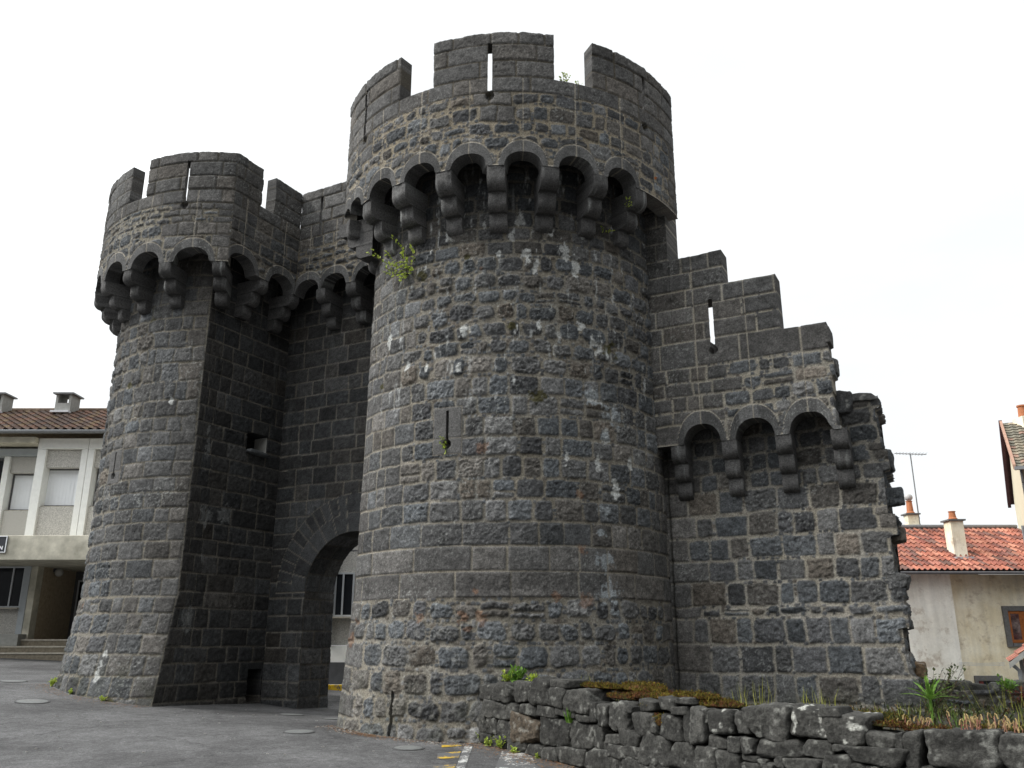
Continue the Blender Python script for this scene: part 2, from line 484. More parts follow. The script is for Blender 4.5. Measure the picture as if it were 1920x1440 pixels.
def sheet(S1, Zg, mapf, lay, holes=(), thick=0.0, depth=0.0, back=True, fade=(0, 0, 0, 0), post=None, hs=1.0, flip=False, splay=4.5, worn=0.0):
    """front: displaced grid. thick: solid slab (back sheet + all borders). depth: only the openings get reveals."""
    ns = len(S1); Zg = np.asarray(Zg)
    if Zg.ndim == 1: Zg = np.repeat(Zg[:, None], ns, 1)
    nz = Zg.shape[0]
    S = np.repeat(S1[None, :], nz, 0)
    h, col = lay(S, Zg, post)
    h = h * hs
    fl = np.ones_like(h)
    if fade[0]: fl = fl * sst(0, fade[0], S - S1[0])
    if fade[1]: fl = fl * sst(0, fade[1], S1[-1] - S)
    if fade[2]: fl = fl * sst(0, fade[2], Zg - Zg[:1])
    if fade[3]: fl = fl * sst(0, fade[3], Zg[-1:] - Zg)
    h = h * fl
    P, N = mapf(S, Zg)
    if worn:      # chipped, weathered arrises
        ed = np.minimum(np.minimum(S - S1[0], S1[-1] - S), Zg[-1:] - Zg)
        wn = np.clip(fbm(S * 6, Zg * 6, 4242, 4, .6) * 2.2 + .55, .1, 1.6)
        h = h - worn * (1 - sst(0, .045 * wn + .006, ed)) * wn
    V = P + N * h[..., None]
    Sc = (S[:-1, :-1] + S[1:, 1:]) / 2; Zc = (Zg[:-1, :-1] + Zg[1:, 1:] + Zg[:-1, 1:] + Zg[1:, :-1]) / 4
    keep = np.ones((nz - 1, ns - 1), bool)
    for a, b, c, d in holes:
        keep &= ~((Sc > a) & (Sc < b) & (Zc > c) & (Zc < d))
    F = grid_faces(nz, ns, keep)
    if flip: F = F[:, ::-1]
    pieces = [(V.reshape(-1, 3), F, col.reshape(-1, 3), True)]
    t = thick or depth
    if t:
        E = np.concatenate([F[:, [0, 1]], F[:, [1, 2]], F[:, [2, 3]], F[:, [3, 0]]])
        key = np.sort(E, 1); kk = key[:, 0].astype(np.int64) * (nz * ns) + key[:, 1]
        u, inv, cnt = np.unique(kk, return_inverse=True, return_counts=True)
        B = E[cnt[inv] == 1]
        if not thick:   # only interior openings
            r0, c0 = B[:, 0] // ns, B[:, 0] % ns; r1, c1 = B[:, 1] // ns, B[:, 1] % ns
            outer = ((r0 == 0) & (r1 == 0)) | ((r0 == nz - 1) & (r1 == nz - 1)) | ((c0 == 0) & (c1 == 0)) | ((c0 == ns - 1) & (c1 == ns - 1))
            B = B[~outer]
        Vf = V.reshape(-1, 3); Nf = N.reshape(-1, 3); Pf = P.reshape(-1, 3); cf = col.reshape(-1, 3)
        if thick and holes:      # loopholes widen towards the inside
            Sw = S.copy()
            for a, b, c, d in holes:
                sc = (a + b) / 2; hw = (b - a) / 2; dd = S - sc; ad = np.abs(dd)
                k = np.where(ad <= hw, ad * splay, hw * splay + (ad - hw) * (.40 - hw * splay) / (.40 - hw))
                Sw = np.where(ad < .40, sc + np.sign(dd) * k, Sw)
            Sw = np.clip(Sw, S1[0], S1[-1])
            Pf, Nf = mapf(Sw, Zg); Pf = Pf.reshape(-1, 3); Nf = Nf.reshape(-1, 3)
        if len(B):
            nseg = max(2, int(t / .06))
            vs = []; cs = []
            for q in range(nseg + 1):
                for e in (0, 1):
                    a = B[:, e]; base = Vf[a] * (1 - q / nseg) + (Pf[a] - Nf[a] * t) * (q / nseg)
                    vs.append(base); cs.append(cf[a])
            vs = np.stack(vs); nb = len(B)
            idx = np.arange((nseg + 1) * 2 * nb).reshape(nseg + 1, 2, nb)
            fs = np.stack([idx[:-1, 1], idx[:-1, 0], idx[1:, 0], idx[1:, 1]], -1).reshape(-1, 4)
            pieces.append((vs.reshape(-1, 3), fs, np.stack(cs).reshape(-1, 3), False))
        if thick and back:
            pieces.append(((Pf - Nf * t), F[:, ::-1], cf, True))
    return pieces


def plane_map(axis, const, sign):
    """axis 'w': s runs along w on plane u=const, normal -u (sign -1) ; axis 'u': s runs along u on plane w=const, normal sign*w"""
    def f(S, Z):
        if axis == 'w':
            xy = wu(S, np.full_like(S, const)); n2 = sign * U2
        else:
            xy = wu(np.full_like(S, const), S); n2 = sign * W2
        P = np.concatenate([xy, Z[..., None]], -1)
        N = np.broadcast_to(np.array([n2[0], n2[1], 0.0]), P.shape)
        return P, N
    return f


def arc_pt(C, ang, r):
    a = np.asarray(ang)
    return wu(C[0] + r * np.sin(a), C[1] - r * np.cos(a))


def arc_map(C, rfun, afun):
    """afun(S, Z) -> angle from the front (-u) towards +w; rfun(Z) -> radius"""
    def f(S, Z):
        a = afun(S, Z); r = rfun(Z)
        P = np.concatenate([arc_pt(C, a, r), Z[..., None]], -1)
        n2 = wu(np.sin(a), -np.cos(a))
        N = np.concatenate([n2, np.zeros_like(Z)[..., None]], -1)
        return P, N
    return f


def interp(xs, ys):
    return lambda z: np.interp(z, xs, ys)


rad = math.radians


def blobs(S, Z, pts, r, seed, stretch=1.0):
    """irregular patches round given points"""
    m = np.zeros_like(S); nn = fbm(S * 13, Z * 13, seed, 4, .6)
    for q, (x, z) in enumerate(pts):
        rr = r * (.55 + .9 * ((q * 37 % 11) / 11))
        dist = np.hypot(S - x, (Z - z) / stretch)
        near = dist < rr * 2.5
        if near.any():
            m[near] = np.maximum(m[near], sst(.0, .35, 1 - dist[near] / rr + 2.2 * nn[near]))
    return m


def lerp_col(col, c, m):
    return col * (1 - m[..., None]) + np.array(c) * m[..., None]


def lichen(S, Z, col, seed, amount=.5, scale=34, c=(.34, .35, .33)):
    """pale crusts of lichen in small spots"""
    a = fbm(S * 1.1, Z * 1.1, seed, 3) + .5
    sp = fbm(S * scale, Z * scale, seed + 1, 2)
    return lerp_col(col, c, np.clip(sst(.20, .30, sp + .12 * (a - .5)) * np.clip(a * 2 - .7, 0, 1) * amount, 0, 1))


# ------------------------------------------------------------------ ground
GP = np.array([(-9.9, 19.6, .59), (-7.15, 18.07, .30), (-3.6, 19.6, .03), (-2.6, 20.6, 0), (-2.9, 15.7, .16), (.02, 13.9, .10), (-.45, 13.9, .07),
               (0, 0, 0), (-6, 11, .08), (3, 8, 0), (-16.6, 30.2, .95), (-25, 30, 1.1), (-5, 26.8, .14), (5, 27, .08), (-14, 14, .35), (-12, 8, .12),
               (13, 26, .12), (0, 40, .3), (20, 15, .1), (-30, 10, .5), (1.1, 11.4, .02), (-30, 45, 1.2), (30, 40, .2), (10, 0, 0), (-10, -4, 0)])


def _tps(d):
    return np.where(d > 1e-9, d * d * np.log(np.maximum(d, 1e-9)), 0)


_n = len(GP); _K = _tps(np.hypot(GP[:, None, 0] - GP[None, :, 0], GP[:, None, 1] - GP[None, :, 1])) + np.eye(_n) * .5
_A = np.zeros((_n + 3, _n + 3)); _A[:_n, :_n] = _K; _A[:_n, _n] = 1; _A[:_n, _n + 1:] = GP[:, :2]; _A[_n, :_n] = 1; _A[_n + 1:, :_n] = GP[:, :2].T
_W = np.linalg.solve(_A, np.r_[GP[:, 2], 0, 0, 0])


def gz(x, y):
    x = np.asarray(x, float); y = np.asarray(y, float)
    sh = x.shape; xf = x.ravel(); yf = y.ravel()
    z = _tps(np.hypot(xf[:, None] - GP[None, :, 0], yf[:, None] - GP[None, :, 1])) @ _W[:_n] + _W[_n] + xf * _W[_n + 1] + yf * _W[_n + 2]
    far = sst(38, 70, np.hypot(xf, yf - 18))
    return (np.clip(z, -.6, 1.6) * (1 - far) + .3 * far).reshape(sh)


def ground_mat():
    m, n, b = new_mat("worn_asphalt")
    t1 = noise_node(n, .45, 7, .62); t2 = noise_node(n, 70, 4, .75); t3 = noise_node(n, 5, 6, .7); t4 = noise_node(n, 22, 5, .7)
    mx = n.nodes.new("ShaderNodeMix"); mx.data_type = 'RGBA'
    mx.inputs[6].default_value = (.066, .065, .065, 1); mx.inputs[7].default_value = (.122, .121, .121, 1)
    mr = n.nodes.new("ShaderNodeMapRange"); mr.inputs[1].default_value = .38; mr.inputs[2].default_value = .60
    n.links.new(t1.outputs["Fac"], mr.inputs[0]); n.links.new(mr.outputs[0], mx.inputs[0])
    c = mul_rgb(n, mx.outputs[2], t2.outputs["Fac"], .40, 1.65)
    c = mul_rgb(n, c, t3.outputs["Fac"], .72, 1.28)
    c = mul_rgb(n, c, t4.outputs["Fac"], .62, 1.38)
    # tarred cracks and repair seams
    tc = n.nodes.new("ShaderNodeTexCoord"); v = n.nodes.new("ShaderNodeTexVoronoi"); v.feature = 'DISTANCE_TO_EDGE'
    v.inputs["Scale"].default_value = .34
    vm = n.nodes.new("ShaderNodeVectorMath"); vm.operation = 'MULTIPLY_ADD'; vm.inputs[1].default_value = (.9, .9, .9)
    n.links.new(t3.outputs["Color"], vm.inputs[0]); n.links.new(tc.outputs["Object"], vm.inputs[2]); n.links.new(vm.outputs[0], v.inputs["Vector"])
    cr = n.nodes.new("ShaderNodeMapRange"); cr.inputs[1].default_value = .002; cr.inputs[2].default_value = .010; cr.inputs[3].default_value = .55; cr.inputs[4].default_value = 1.0
    n.links.new(v.outputs["Distance"], cr.inputs[0])
    sc = n.nodes.new("ShaderNodeVectorMath"); sc.operation = 'SCALE'
    n.links.new(c, sc.inputs[0]); n.links.new(cr.outputs[0], sc.inputs["Scale"])
    n.links.new(sc.outputs[0], b.inputs["Base Color"])
    bump(n, b, t2.outputs["Fac"], .8, .014)
    b.inputs["Roughness"].default_value = .88
    return m


M['asphalt'] = ground_mat()
gx = np.unique(np.concatenate([np.linspace(-600, -45, 12), np.linspace(-45, 45, 181), np.linspace(45, 600, 12)]))
gy = np.unique(np.concatenate([np.linspace(-120, -8, 6), np.linspace(-8, 60, 137), np.linspace(60, 900, 14)]))
GX, GY = np.meshgrid(gx, gy)
GZ = gz(GX, GY)
structure(mesh_obj("ground", [(np.stack([GX, GY, GZ], -1).reshape(-1, 3), grid_faces(len(gy), len(gx)), None, True)], M['asphalt']))


# ------------------------------------------------------------------ round towers
def tier_profile(rb, rf, ztop, tiers, step, h):
    """corbel profile (radius, z): stacked rolls, each set back from the one above"""
    pts = [(rf, ztop)]; z = ztop; r = rf
    hs_l = h if isinstance(h, (list, tuple)) else [h] * tiers
    for k in range(tiers):
        h = hs_l[k]; zb = z - h; rr = min(.17, h * .5)
        pts.append((r, zb + rr))
        for a in np.linspace(0, math.pi / 2, 6)[1:]:
            pts.append((r - rr + rr * math.cos(a), zb + rr - rr * math.sin(a)))
        z = zb
        if k < tiers - 1:
            pts.append((r - step, zb)); r -= step
    pts.append((rb, z)); pts.append((rb, ztop))
    return pts


def corbel_pieces(prof, width, seed, frame):
    """prof in (out, z); frame(out, lateral, z)->xyz arrays"""
    # resample the visible edge
    P = [np.array(p) for p in prof[:-2]] + [np.array(prof[-2])]
    Q = [P[0]]
    for a, b in zip(P[:-1], P[1:]):
        n = max(1, int(np.hypot(*(b - a)) / .03))
        Q += [a + (b - a) * k / n for k in range(1, n + 1)]
    Q = np.array(Q); nq = len(Q)
    lat = np.linspace(-width / 2, width / 2, 11)
    S = np.repeat(lat[None, :], nq, 0); O = np.repeat(Q[:, :1], 11, 1); Z = np.repeat(Q[:, 1:], 11, 1)
    arc = np.r_[0, np.cumsum(np.hypot(*np.diff(Q, axis=0).T))][:, None] + 0 * S
    edge = np.abs(S) / (width / 2)
    O = O - .022 * sst(.62, 1, edge) + .030 * fbm(S * 7 + seed, arc * 7, seed, 4, .65) - .03 * np.clip(fbm(S * 5 + seed, arc * 3, seed + 31, 3) - .16, 0, 1) * 4
    S = S + .012 * fbm(O * 9, arc * 9, seed + 3, 3)
    base = np.array([.088, .086, .084]) * (.8 + .4 * (seed * 37 % 10) / 10)
    nn = fbm(S * 8 + seed, arc * 8, seed + 5, 4, .65); joint = np.zeros_like(S)
    col = base * (1 + 1.1 * nn)[..., None]
    streak = np.clip(fbm(S * 16 + seed, arc * 1.5, seed + 8, 3) * 3 - .45, 0, 1)
    col = lerp_col(col, (.30, .31, .30), streak * .75)
    # mortar bed on top of each roll
    zq = Q[:, 1]; tops = [i for i in range(1, nq - 1) if abs(zq[i] - zq[i - 1]) < 1e-4 and abs(Q[i, 0] - Q[i - 1, 0]) > .01]
    bed = np.zeros(nq)
    for i in tops: bed[i] = 1
    col = lerp_col(col, np.array([.03, .03, .028]), np.repeat(bed[:, None], 11, 1) * .7)
    pcs = [(frame(O, S, Z).reshape(-1, 3), grid_faces(nq, 11)[:, ::-1], col.reshape(-1, 3), True)]
    # two cheeks
    rb = prof[-1][0]
    for side, fl in ((0, False), (-1, True)):
        a = frame(O[:, side], S[:, side], Z[:, side]); inn = frame(np.full(nq, rb), S[:, side], Z[:, side])
        mid = (a * .5 + inn * .5)
        v = np.concatenate([a, mid, inn]); i = np.arange(nq - 1)
        f = np.concatenate([np.stack([i + nq * q, i + 1 + nq * q, i + 1 + nq * (q + 1), i + nq * (q + 1)], -1) for q in (0, 1)])
        if fl: f = f[:, ::-1]
        c = np.concatenate([col[:, side] * .9] * 3)
        pcs.append((v, f, c, False))
    return pcs


def arches_bottom(S, centres, half, zs, rise):
    """height of the lower edge of the parapet along s: arcs between corbels"""
    z = np.full_like(S, zs)
    for c in centres:
        x = np.abs(S - c) / half
        z = np.where(x < 1, zs + rise * np.sqrt(np.clip(1 - x ** 2.3, 0, 1)), z)
    return z


def arch_post(centres, corbels, half, zs, rise, ring, seed, extra=None):
    def post(S, Z, h, col, d, m):
        zb = arches_bottom(S, centres, half, zs, rise)
        # dressed ring stones following the arches
        outer = np.full_like(S, zs + .02)
        near = np.zeros_like(S)
        for c in centres:
            x = np.abs(S - c) / (half * 1.32)
            o = zs + (rise + ring) * np.sqrt(np.clip(1 - np.clip(x, 0, 1) ** 2.2, 0, 1))
            outer = np.where(x < 1, np.maximum(outer, o), outer)
        rw = .010 * fbm(S * 9, Z * 9, seed + 2, 3)
        inside = sst(.012, -.004, Z - outer + rw)
        tintn = fbm(np.floor((S) / .34) * 3.7, np.zeros_like(S), seed + 7, 1)
        rc = np.array([.086, .085, .083]) * (1 + .9 * tintn + .7 * fbm(S * 12, Z * 12, seed + 4, 4, .65))[..., None]
        rh = .020 + .006 * fbm(S * 20, Z * 20, seed + 5, 3)
        jl = np.zeros_like(S)
        for c in centres: jl = np.maximum(jl, sst(.016, .006, np.abs(S - c + rw * 1.5)))
        jl = np.maximum(jl, sst(.022, .008, np.abs(Z - outer + rw)))
        jl = np.where(Z < zb + .0, 0, jl)
        col = lerp_col(col, (0, 0, 0), inside) + rc * inside[..., None]
        h = h * (1 - inside) + rh * inside
        col = lerp_col(col, MORTAR * 1.25, jl * .9); h = h - jl * .014
        if extra: h, col = extra(S, Z, h, col, d, m)
        return h, col
    return post


def disc_deck(C, r, z, a0, a1, umax, wcut=None):
    """unseen light-blocking slab: fan from the axis"""
    a = np.linspace(a0, a1, 40); p = arc_pt(C, a, r)
    mb = MB(); c = wu(C[0], C[1]); back0 = wu(C[0] + r * math.sin(a0), umax); back1 = wu(C[0] + r * math.sin(a1), umax)
    pts = [(*q, z) for q in p] + [(*back1, z), (*back0, z)]
    mb.poly(pts); mb.poly([(x, y, z - .25) for x, y, _ in pts][::-1])
    return mb


def build_tower(side, root):
    right = side == 'R'
    C = CR if right else CL; R = RR if right else RL; sg = 1 if right else -1
    # sg = -1 mirrors the angle: in tower space t>0 is away from the gate
    if right:
        rz = interp([-.5, .2, 2.25, 2.35, 6, 9, 12], [3.60, 3.46, 3.23, 3.205, 3.13, 3.08, 3.06]); dcut = 1.85
        res = .0175
    else:
        rz = interp([-.5, .4, 2.4, 2.5, 9, 12], [3.56, 3.40, 3.13, 3.10, 3.075, 3.06]); dcut = 1.51
        res = .022
    rn = 3.15
    a_end = rad(99) if right else rad(122)
    L = rn * (a_end + math.asin(dcut / 3.13))

    def afun(S, Z):
        ac = -np.arcsin(dcut / rz(Z)); t = S / L
        return sg * (ac + (a_end - ac) * t)

    def s_of(angdeg, z):     # layout coordinate of a measured angle (degrees, +w positive)
        a = sg * rad(angdeg); ac = -math.asin(dcut / float(rz(z)))
        return (a - ac) / (a_end - ac) * L

    if right:
        cs = courses(-.4, [(2.22, 'rubble', .34, .44), (3.06, 'ashlar', .40, .43), (3.45, 'block', .36, .4), (4.9, 'coursed', .33, .40), (6.0, 'coursed', .32, .39),
                           (8.3, 'rubble', .30, .40), (10.8, 'coursed', .28, .36)], 3)
        lead = [.62, .30, .5, .34]
        tailz = lambda s, z: ('ashlar' if (s > s_of(86, z) and z < 5) else ('block' if s < 1.5 and z > 3 else None))
        lay = Layout(-.4, cs, 0, L, 101, lead=lead, zone=tailz, ashmort=1.25, mort=.995, mcol=(.198, .181, .149))
    else:
        cs = courses(-.4, [(.45, 'block', .3, .4), (2.45, 'coursed', .33, .42), (3.6, 'block', .34, .40), (6.0, 'block', .30, .40), (8.4, 'rubble', .32, .42), (10.8, 'coursed', .32, .4)], 5)
        zl = lambda s, z: ('block' if s < 1.6 else ('rubble' if s > 2.6 and z > 3.6 else ('coursed' if s > 1.9 and z > 2.4 else None)))
        lay = Layout(-.4, cs, 0, L, 202, lead=[.6, .3, .45, .36], zone=zl, mort=1.0, mcol=(.175, .16, .13))

    if right:
        white = [(-1.8, 6.25), (-9.9, 6.33), (54.3, 5.68), (62.7, 5.38), (59.1, 4.98), (58.0, 6.61), (54.9, 6.73), (51.0, 6.99), (45.8, 8.43), (27.5, 8.63), (32.9, 8.26), (23.1, 8.31),
                 (44.4, 4.54), (11.7, 6.86), (36.2, 6.92), (35.5, 8.11), (49.6, 8.14), (69.2, 4.57), (55.6, 4.49), (61.6, 4.05), (10.0, 6.17), (-20.5, 6.99), (18, 8.9), (41, 8.8), (30, 9.0), (52, 8.8), (5, 8.75)]
        pale = [(55.9, 3.32), (56.9, 2.84), (58.1, 2.27), (59.1, 4.98), (54.3, 5.68), (62.7, 5.38), (57, 3.7), (60, 1.9)]
        orange = [(17.2, 2.32), (40.0, 2.25), (49.4, 2.20), (48.6, 3.93), (48.9, 3.01), (18.8, 1.94), (15.2, 1.74), (13.6, 1.92), (-31.1, 1.59), (-28.4, 1.89), (18.6, 4.69), (17.1, 8.04), (-0.2, 1.95)]
        moss = [(12, 8.3), (28, 6.9), (36, 5.6), (-24, 6.1), (-5, 8.1), (62, 6.6)]
    else:
        white = [(3, 1.1), (4, 1.3), (2, .9), (17, 6.7)]; pale = []; orange = [(-22, 2.3)]; moss = [(2, 8.75), (-8, 7.2), (10, .35)]

    def post(S, Z, h, col, d, m):
        col = lichen(S, Z, col, 300 + sg, .5)
        if right: col = lerp_col(col, (.21, .205, .185), np.clip(fbm(S * 9, Z * 9, 317, 5, .65) * 3.2 - .1, 0, 1) * sst(2.3, 1.6, Z) * sst(4.6, 2.2, S) * .6)
        wp = [(s_of(a, z), z) for a, z in white]
        col = lerp_col(col, (.52, .53, .51), blobs(S, Z, wp, .075, 411 + sg, 2.0) * .75)
        if pale: col = lerp_col(col, (.24, .26, .27), blobs(S, Z, [(s_of(a, z), z) for a, z in pale], .20, 415, .9) * .85 * np.clip(m + .2, 0, 1))
        col = lerp_col(col, (.17, .075, .03), blobs(S, Z, [(s_of(a, z), z) for a, z in orange], .10, 421 + sg, 1.0) * .42)
        col = lerp_col(col, (.055, .05, .018), blobs(S, Z, [(s_of(a, z), z) for a, z in moss], .12, 431 + sg, 1.0) * .9)
        # dark run-off plus painted-in shade below the machicolation, with pale lime streaks
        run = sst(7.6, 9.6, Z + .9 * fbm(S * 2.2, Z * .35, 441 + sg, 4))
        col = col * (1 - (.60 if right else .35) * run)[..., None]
        st = np.clip(fbm(S * 7, Z * .8, 451 + sg, 4, .6) * 4 - .72, 0, 1) * sst(5.5, 8.2, Z) * (1 if right else .4)
        col = lerp_col(col, (.30, .31, .30), st * .6)
        drip = np.clip(fbm(S * 13, Z * 3.4, 461 + sg, 4, .65) * 5 - .8, 0, 1) * sst(4.8, 6.0, Z) * (1 if right else .3)
        col = lerp_col(col, (.40, .41, .40), drip * .9)
        foot = sst(1.3, .2, Z - (.0 if right else .3) + .5 * fbm(S * 3, Z * 3, 471, 3)) * .5
        col = lerp_col(col, (.055, .062, .035), foot * np.clip(fbm(S * 4, Z * 4, 481, 4) * 3 + .2, 0, 1) * .6)
        # dressed stones round the loopholes
        for (sa, z0, z1) in loops:
            s0 = s_of(sa, (z0 + z1) / 2)
            fr = sst(.012, -.004, np.maximum(np.abs(S - s0) - .27, np.abs(Z - (z0 + z1) / 2 + .06) - (z1 - z0) / 2 - .12) + .012 * fbm(S * 8, Z * 8, 495, 3))
            jn = sst(.014, .004, np.abs(np.maximum(np.abs(S - s0) - .27, np.abs(Z - (z0 + z1) / 2 + .06) - (z1 - z0) / 2 - .12)))
            jn = np.maximum(jn, sst(.012, .004, np.abs(Z - z0 - .1)) * (np.abs(S - s0) < .27))
            c = np.array([.105, .103, .10]) * (1 + .8 * fbm(S * 12, Z * 12, 499, 4, .65))[..., None]
            col = col * (1 - fr[..., None]) + c * fr[..., None]; h = h * (1 - fr) + .02 * fr
            col = lerp_col(col, MORTAR * .8, jn * .7); h = h - jn * .01
            rr = np.hypot(S - s0, Z - z0)
            h = np.where(rr < .075, -.16, h)
        return h, col

    loops = [(6.8, 4.80, 5.40)] if right else [(-11.0, 5.11, 5.66)]
    S1 = np.arange(0, L + res / 2, res); Z1 = np.arange(-.4, 10.75, res)
    holes = []
    for sa, z0, z1 in loops:
        s0 = s_of(sa, (z0 + z1) / 2); holes.append((s0 - .026, s0 + .026, z0, z1))
        S1 = snap(S1, [s0 - .026, s0 + .026]); Z1 = snap(Z1, [z0, z1])
    if right:
        s0 = s_of(-6.45, .5); holes.append((s0 - .032, s0 + .032, .12, .80)); S1 = snap(S1, [s0 - .032, s0 + .032]); Z1 = snap(Z1, [.12, .80])
    def bmap(S, Z):
        a = afun(S, Z); r = rz(Z)
        if right: r = r + (3.12 - r) * sst(rad(48), rad(86), a)      # the batter dies out against the curtain wall
        P = np.concatenate([arc_pt(C, a, r), Z[..., None]], -1)
        return P, np.concatenate([wu(np.sin(a), -np.cos(a)), np.zeros_like(Z)[..., None]], -1)

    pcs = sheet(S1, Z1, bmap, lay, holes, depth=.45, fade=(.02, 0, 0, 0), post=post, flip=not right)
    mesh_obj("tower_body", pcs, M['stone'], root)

    # flat flank towards the gate
    wf = FR if right else FL
    cf = courses(-.4, [(10.8, 'block', .33, .42)], 9)
    uc0 = C[1] - math.sqrt(3.6 ** 2 - dcut ** 2) - .05
    layf = Layout(-.4, cf, uc0, GU + .05, 303 if right else 304, lead=[.34, .6, .3, .5], dark=.46, mort=.95, mcol=(.33, .305, .26))  # dark: shade on the flank put into the stone colour
    rf = .03 if right else .024
    nU = int((GU - uc0) / rf); Zf = np.arange(-.4, 10.75, rf)
    fholes = []
    t01 = np.linspace(0, 1, nU)
    if not right:
        layS = lambda: None
    # left edge follows the battered arris
    ue = C[1] - np.sqrt(rz(Zf) ** 2 - dcut ** 2)
    def fmap(S, Z):
        e = np.interp(Z, Zf, ue)
        u = S
        k = np.clip((GU - S) / (GU - uc0), 0, 1)
        u = np.where(S < uc0 + 1.2, e + (S - uc0) / 1.2 * (uc0 + 1.2 - e), S)
        xy = wu(np.full_like(u, wf), u)
        P = np.concatenate([xy, Z[..., None]], -1)
        n2 = (-W2 if right else W2)
        return P, np.broadcast_to(np.array([n2[0], n2[1], 0.]), P.shape)
    Sf = np.linspace(uc0, GU + .02, nU)
    if not right:
        fholes = [(14.47, 15.15, 5.87, 6.31), (15.13, 15.56, .22, .93)]
        Sf = snap(Sf, [14.47, 15.15, 15.13, 15.56]); Zf2 = snap(Zf, [5.87, 6.31, .22, .93])
    else:
        Zf2 = Zf
    def fpost(S, Z, h, col, d, m):
        st = np.clip(fbm(S * 5, Z * .5, 551, 4, .6) * 4 - .8, 0, 1) * sst(3, 9, Z)
        col = lerp_col(col, (.16, .165, .16), st * .5)
        pl = blobs(S, Z, [(13.0, 6.1), (13.1, 5.7), (13.3, 4.2), (13.4, 3.3), (14.0, 4.3), (13.0, 2.0)], .22, 555)
        col = lerp_col(col, (.20, .205, .20), pl * .55)
        return h, col
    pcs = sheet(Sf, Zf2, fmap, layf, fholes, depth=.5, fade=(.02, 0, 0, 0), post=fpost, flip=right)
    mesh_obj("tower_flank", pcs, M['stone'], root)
    if not right:   # the small window in the flank: reveal painted pale as if lit, broken sill
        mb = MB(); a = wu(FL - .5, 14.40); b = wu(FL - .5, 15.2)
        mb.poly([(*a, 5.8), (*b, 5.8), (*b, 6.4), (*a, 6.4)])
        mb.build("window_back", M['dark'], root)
        mb = MB()
        q = [wu(FL - .42, 15.142), wu(FL - .02, 15.142), wu(FL - .02, 15.148), wu(FL - .42, 15.148)]
        mb.v += [(*p, 5.89) for p in q] + [(*p, 6.29) for p in q]
        for f in ((0, 3, 2, 1), (4, 5, 6, 7), (0, 1, 5, 4), (1, 2, 6, 5), (2, 3, 7, 6), (3, 0, 4, 7)): mb.f.append(f)
        mb.build("window_reveal", plain_mat("painted_lit_reveal", (.42, .41, .38), .15, 12), root)
        sp = stone_block((.34, .10, .05), 77)
        o = mesh_obj("window_sill", [sp], M['stone'], root)
        p = wu(FL + .03, 14.82); o.location = (*p, 5.84); o.rotation_euler = (0, rad(3), math.atan2(U2[1], U2[0]))
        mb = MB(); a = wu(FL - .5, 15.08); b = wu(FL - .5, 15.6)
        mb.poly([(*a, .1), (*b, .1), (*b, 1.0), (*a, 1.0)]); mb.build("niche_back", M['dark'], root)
    else:
        pass

    # machicolated parapet: arc part
    pitch = 15.25 if right else 17.3
    c0 = 23.1 if right else 14.9
    cang = [c0 + pitch * k for k in range(-6 if not right else -4, 5)]
    if right:
        amin, amax = -41.85, 91.5
        cang = [a for a in cang if -40 < a < 72]
        centres = [(cang[i] + cang[i + 1]) / 2 for i in range(len(cang) - 1)]
        first = (amin + cang[0]) / 2
        cang_c = cang
        arcs_c = centres + [amin + 3.2]
    else:
        amin, amax = -125.0, 37.15
        cang = [a for a in cang if -124 < a < 34]
        cang = [c for c in cang if c < 30] + [34.2]
        centres = [(cang[i] + cang[i + 1]) / 2 for i in range(len(cang) - 1)]
        cang_c = cang; arcs_c = centres
    toS = lambda a: R * rad(a)
    half = R * rad(pitch) / 2 - .155
    zs, rise = 9.76, .28
    if not right: zs, rise = 9.80, .34
    mslit = [21.3, 71.8, -25.2] if right else [19.8, -27.5]
    resp = .0175 if right else .021
    Sp = np.arange(toS(amin), toS(amax) + resp / 2, resp)
    sl = [toS(a) for a in mslit]; hw = .042
    Sp = snap(Sp, [x for s in sl for x in (s - hw, s + hw)])
    zb = arches_bottom(Sp, [toS(a) for a in arcs_c], half, zs, rise)
    nl = int((10.7 - zs) / resp)
    low = zb[None, :] + (10.7 - zb[None, :]) * np.linspace(0, 1, nl)[:, None]
    upz = snap(np.arange(10.7 + resp, 11.601, resp), [11.33]); upz[-1] = 11.6
    Zp = np.concatenate([low, np.repeat(upz[:, None], len(Sp), 1)])
    if right:
        pc = courses(9.5, [(11.28, 'rubble', .25, .33), (11.62, 'ashlar', .33, .34), (12.7, 'ashlar', .33, .345)], 15)
        zonep = lambda s, z: ('ashlar' if any(abs(s - x) < .33 and 10.84 < z for x in sl) else ('ashlar' if (s > toS(84) or s < toS(-37)) else ('coursed' if s > toS(38) and 10.3 < z < 11.28 else None)))
    else:
        pc = courses(9.5, [(10.78, 'coursed', .24, .34), (11.12, 'rubble', .16, .18), (11.28, 'rubble', .16, .17), (11.62, 'ashlar', .33, .34), (12.7, 'ashlar', .33, .345)], 16)
        zonep = lambda s, z: ('ashlar' if (s > toS(14) and (10.3 < z < 10.75 or z > 11.1 or s > toS(32))) else ('ashlar' if any(abs(s - x) < .33 and 10.84 < z for x in sl) else ('rubble' if s < toS(10) and z < 11.2 else None)))
    layp = Layout(9.5, pc, toS(amin), toS(amax), 505 if right else 606, zone=zonep, ashmort=.42, lead=[.5, .32] if right else None, tail=None if right else [.45, .3], mcol=(.235, .205, .155) if right else (.205, .185, .145))

    def ppost(S, Z, h, col, d, m):
        col = lichen(S, Z, col, 700 + sg, .7 if not right else .5)
        for x in sl:
            rr = np.hypot(S - x, Z - 11.22)
            h = np.where(rr < .085, -.13, h)
        if right:
            col = lerp_col(col, (.33, .10, .02), blobs(S, Z, [(toS(76), 10.22)], .07, 771))
        return h, col
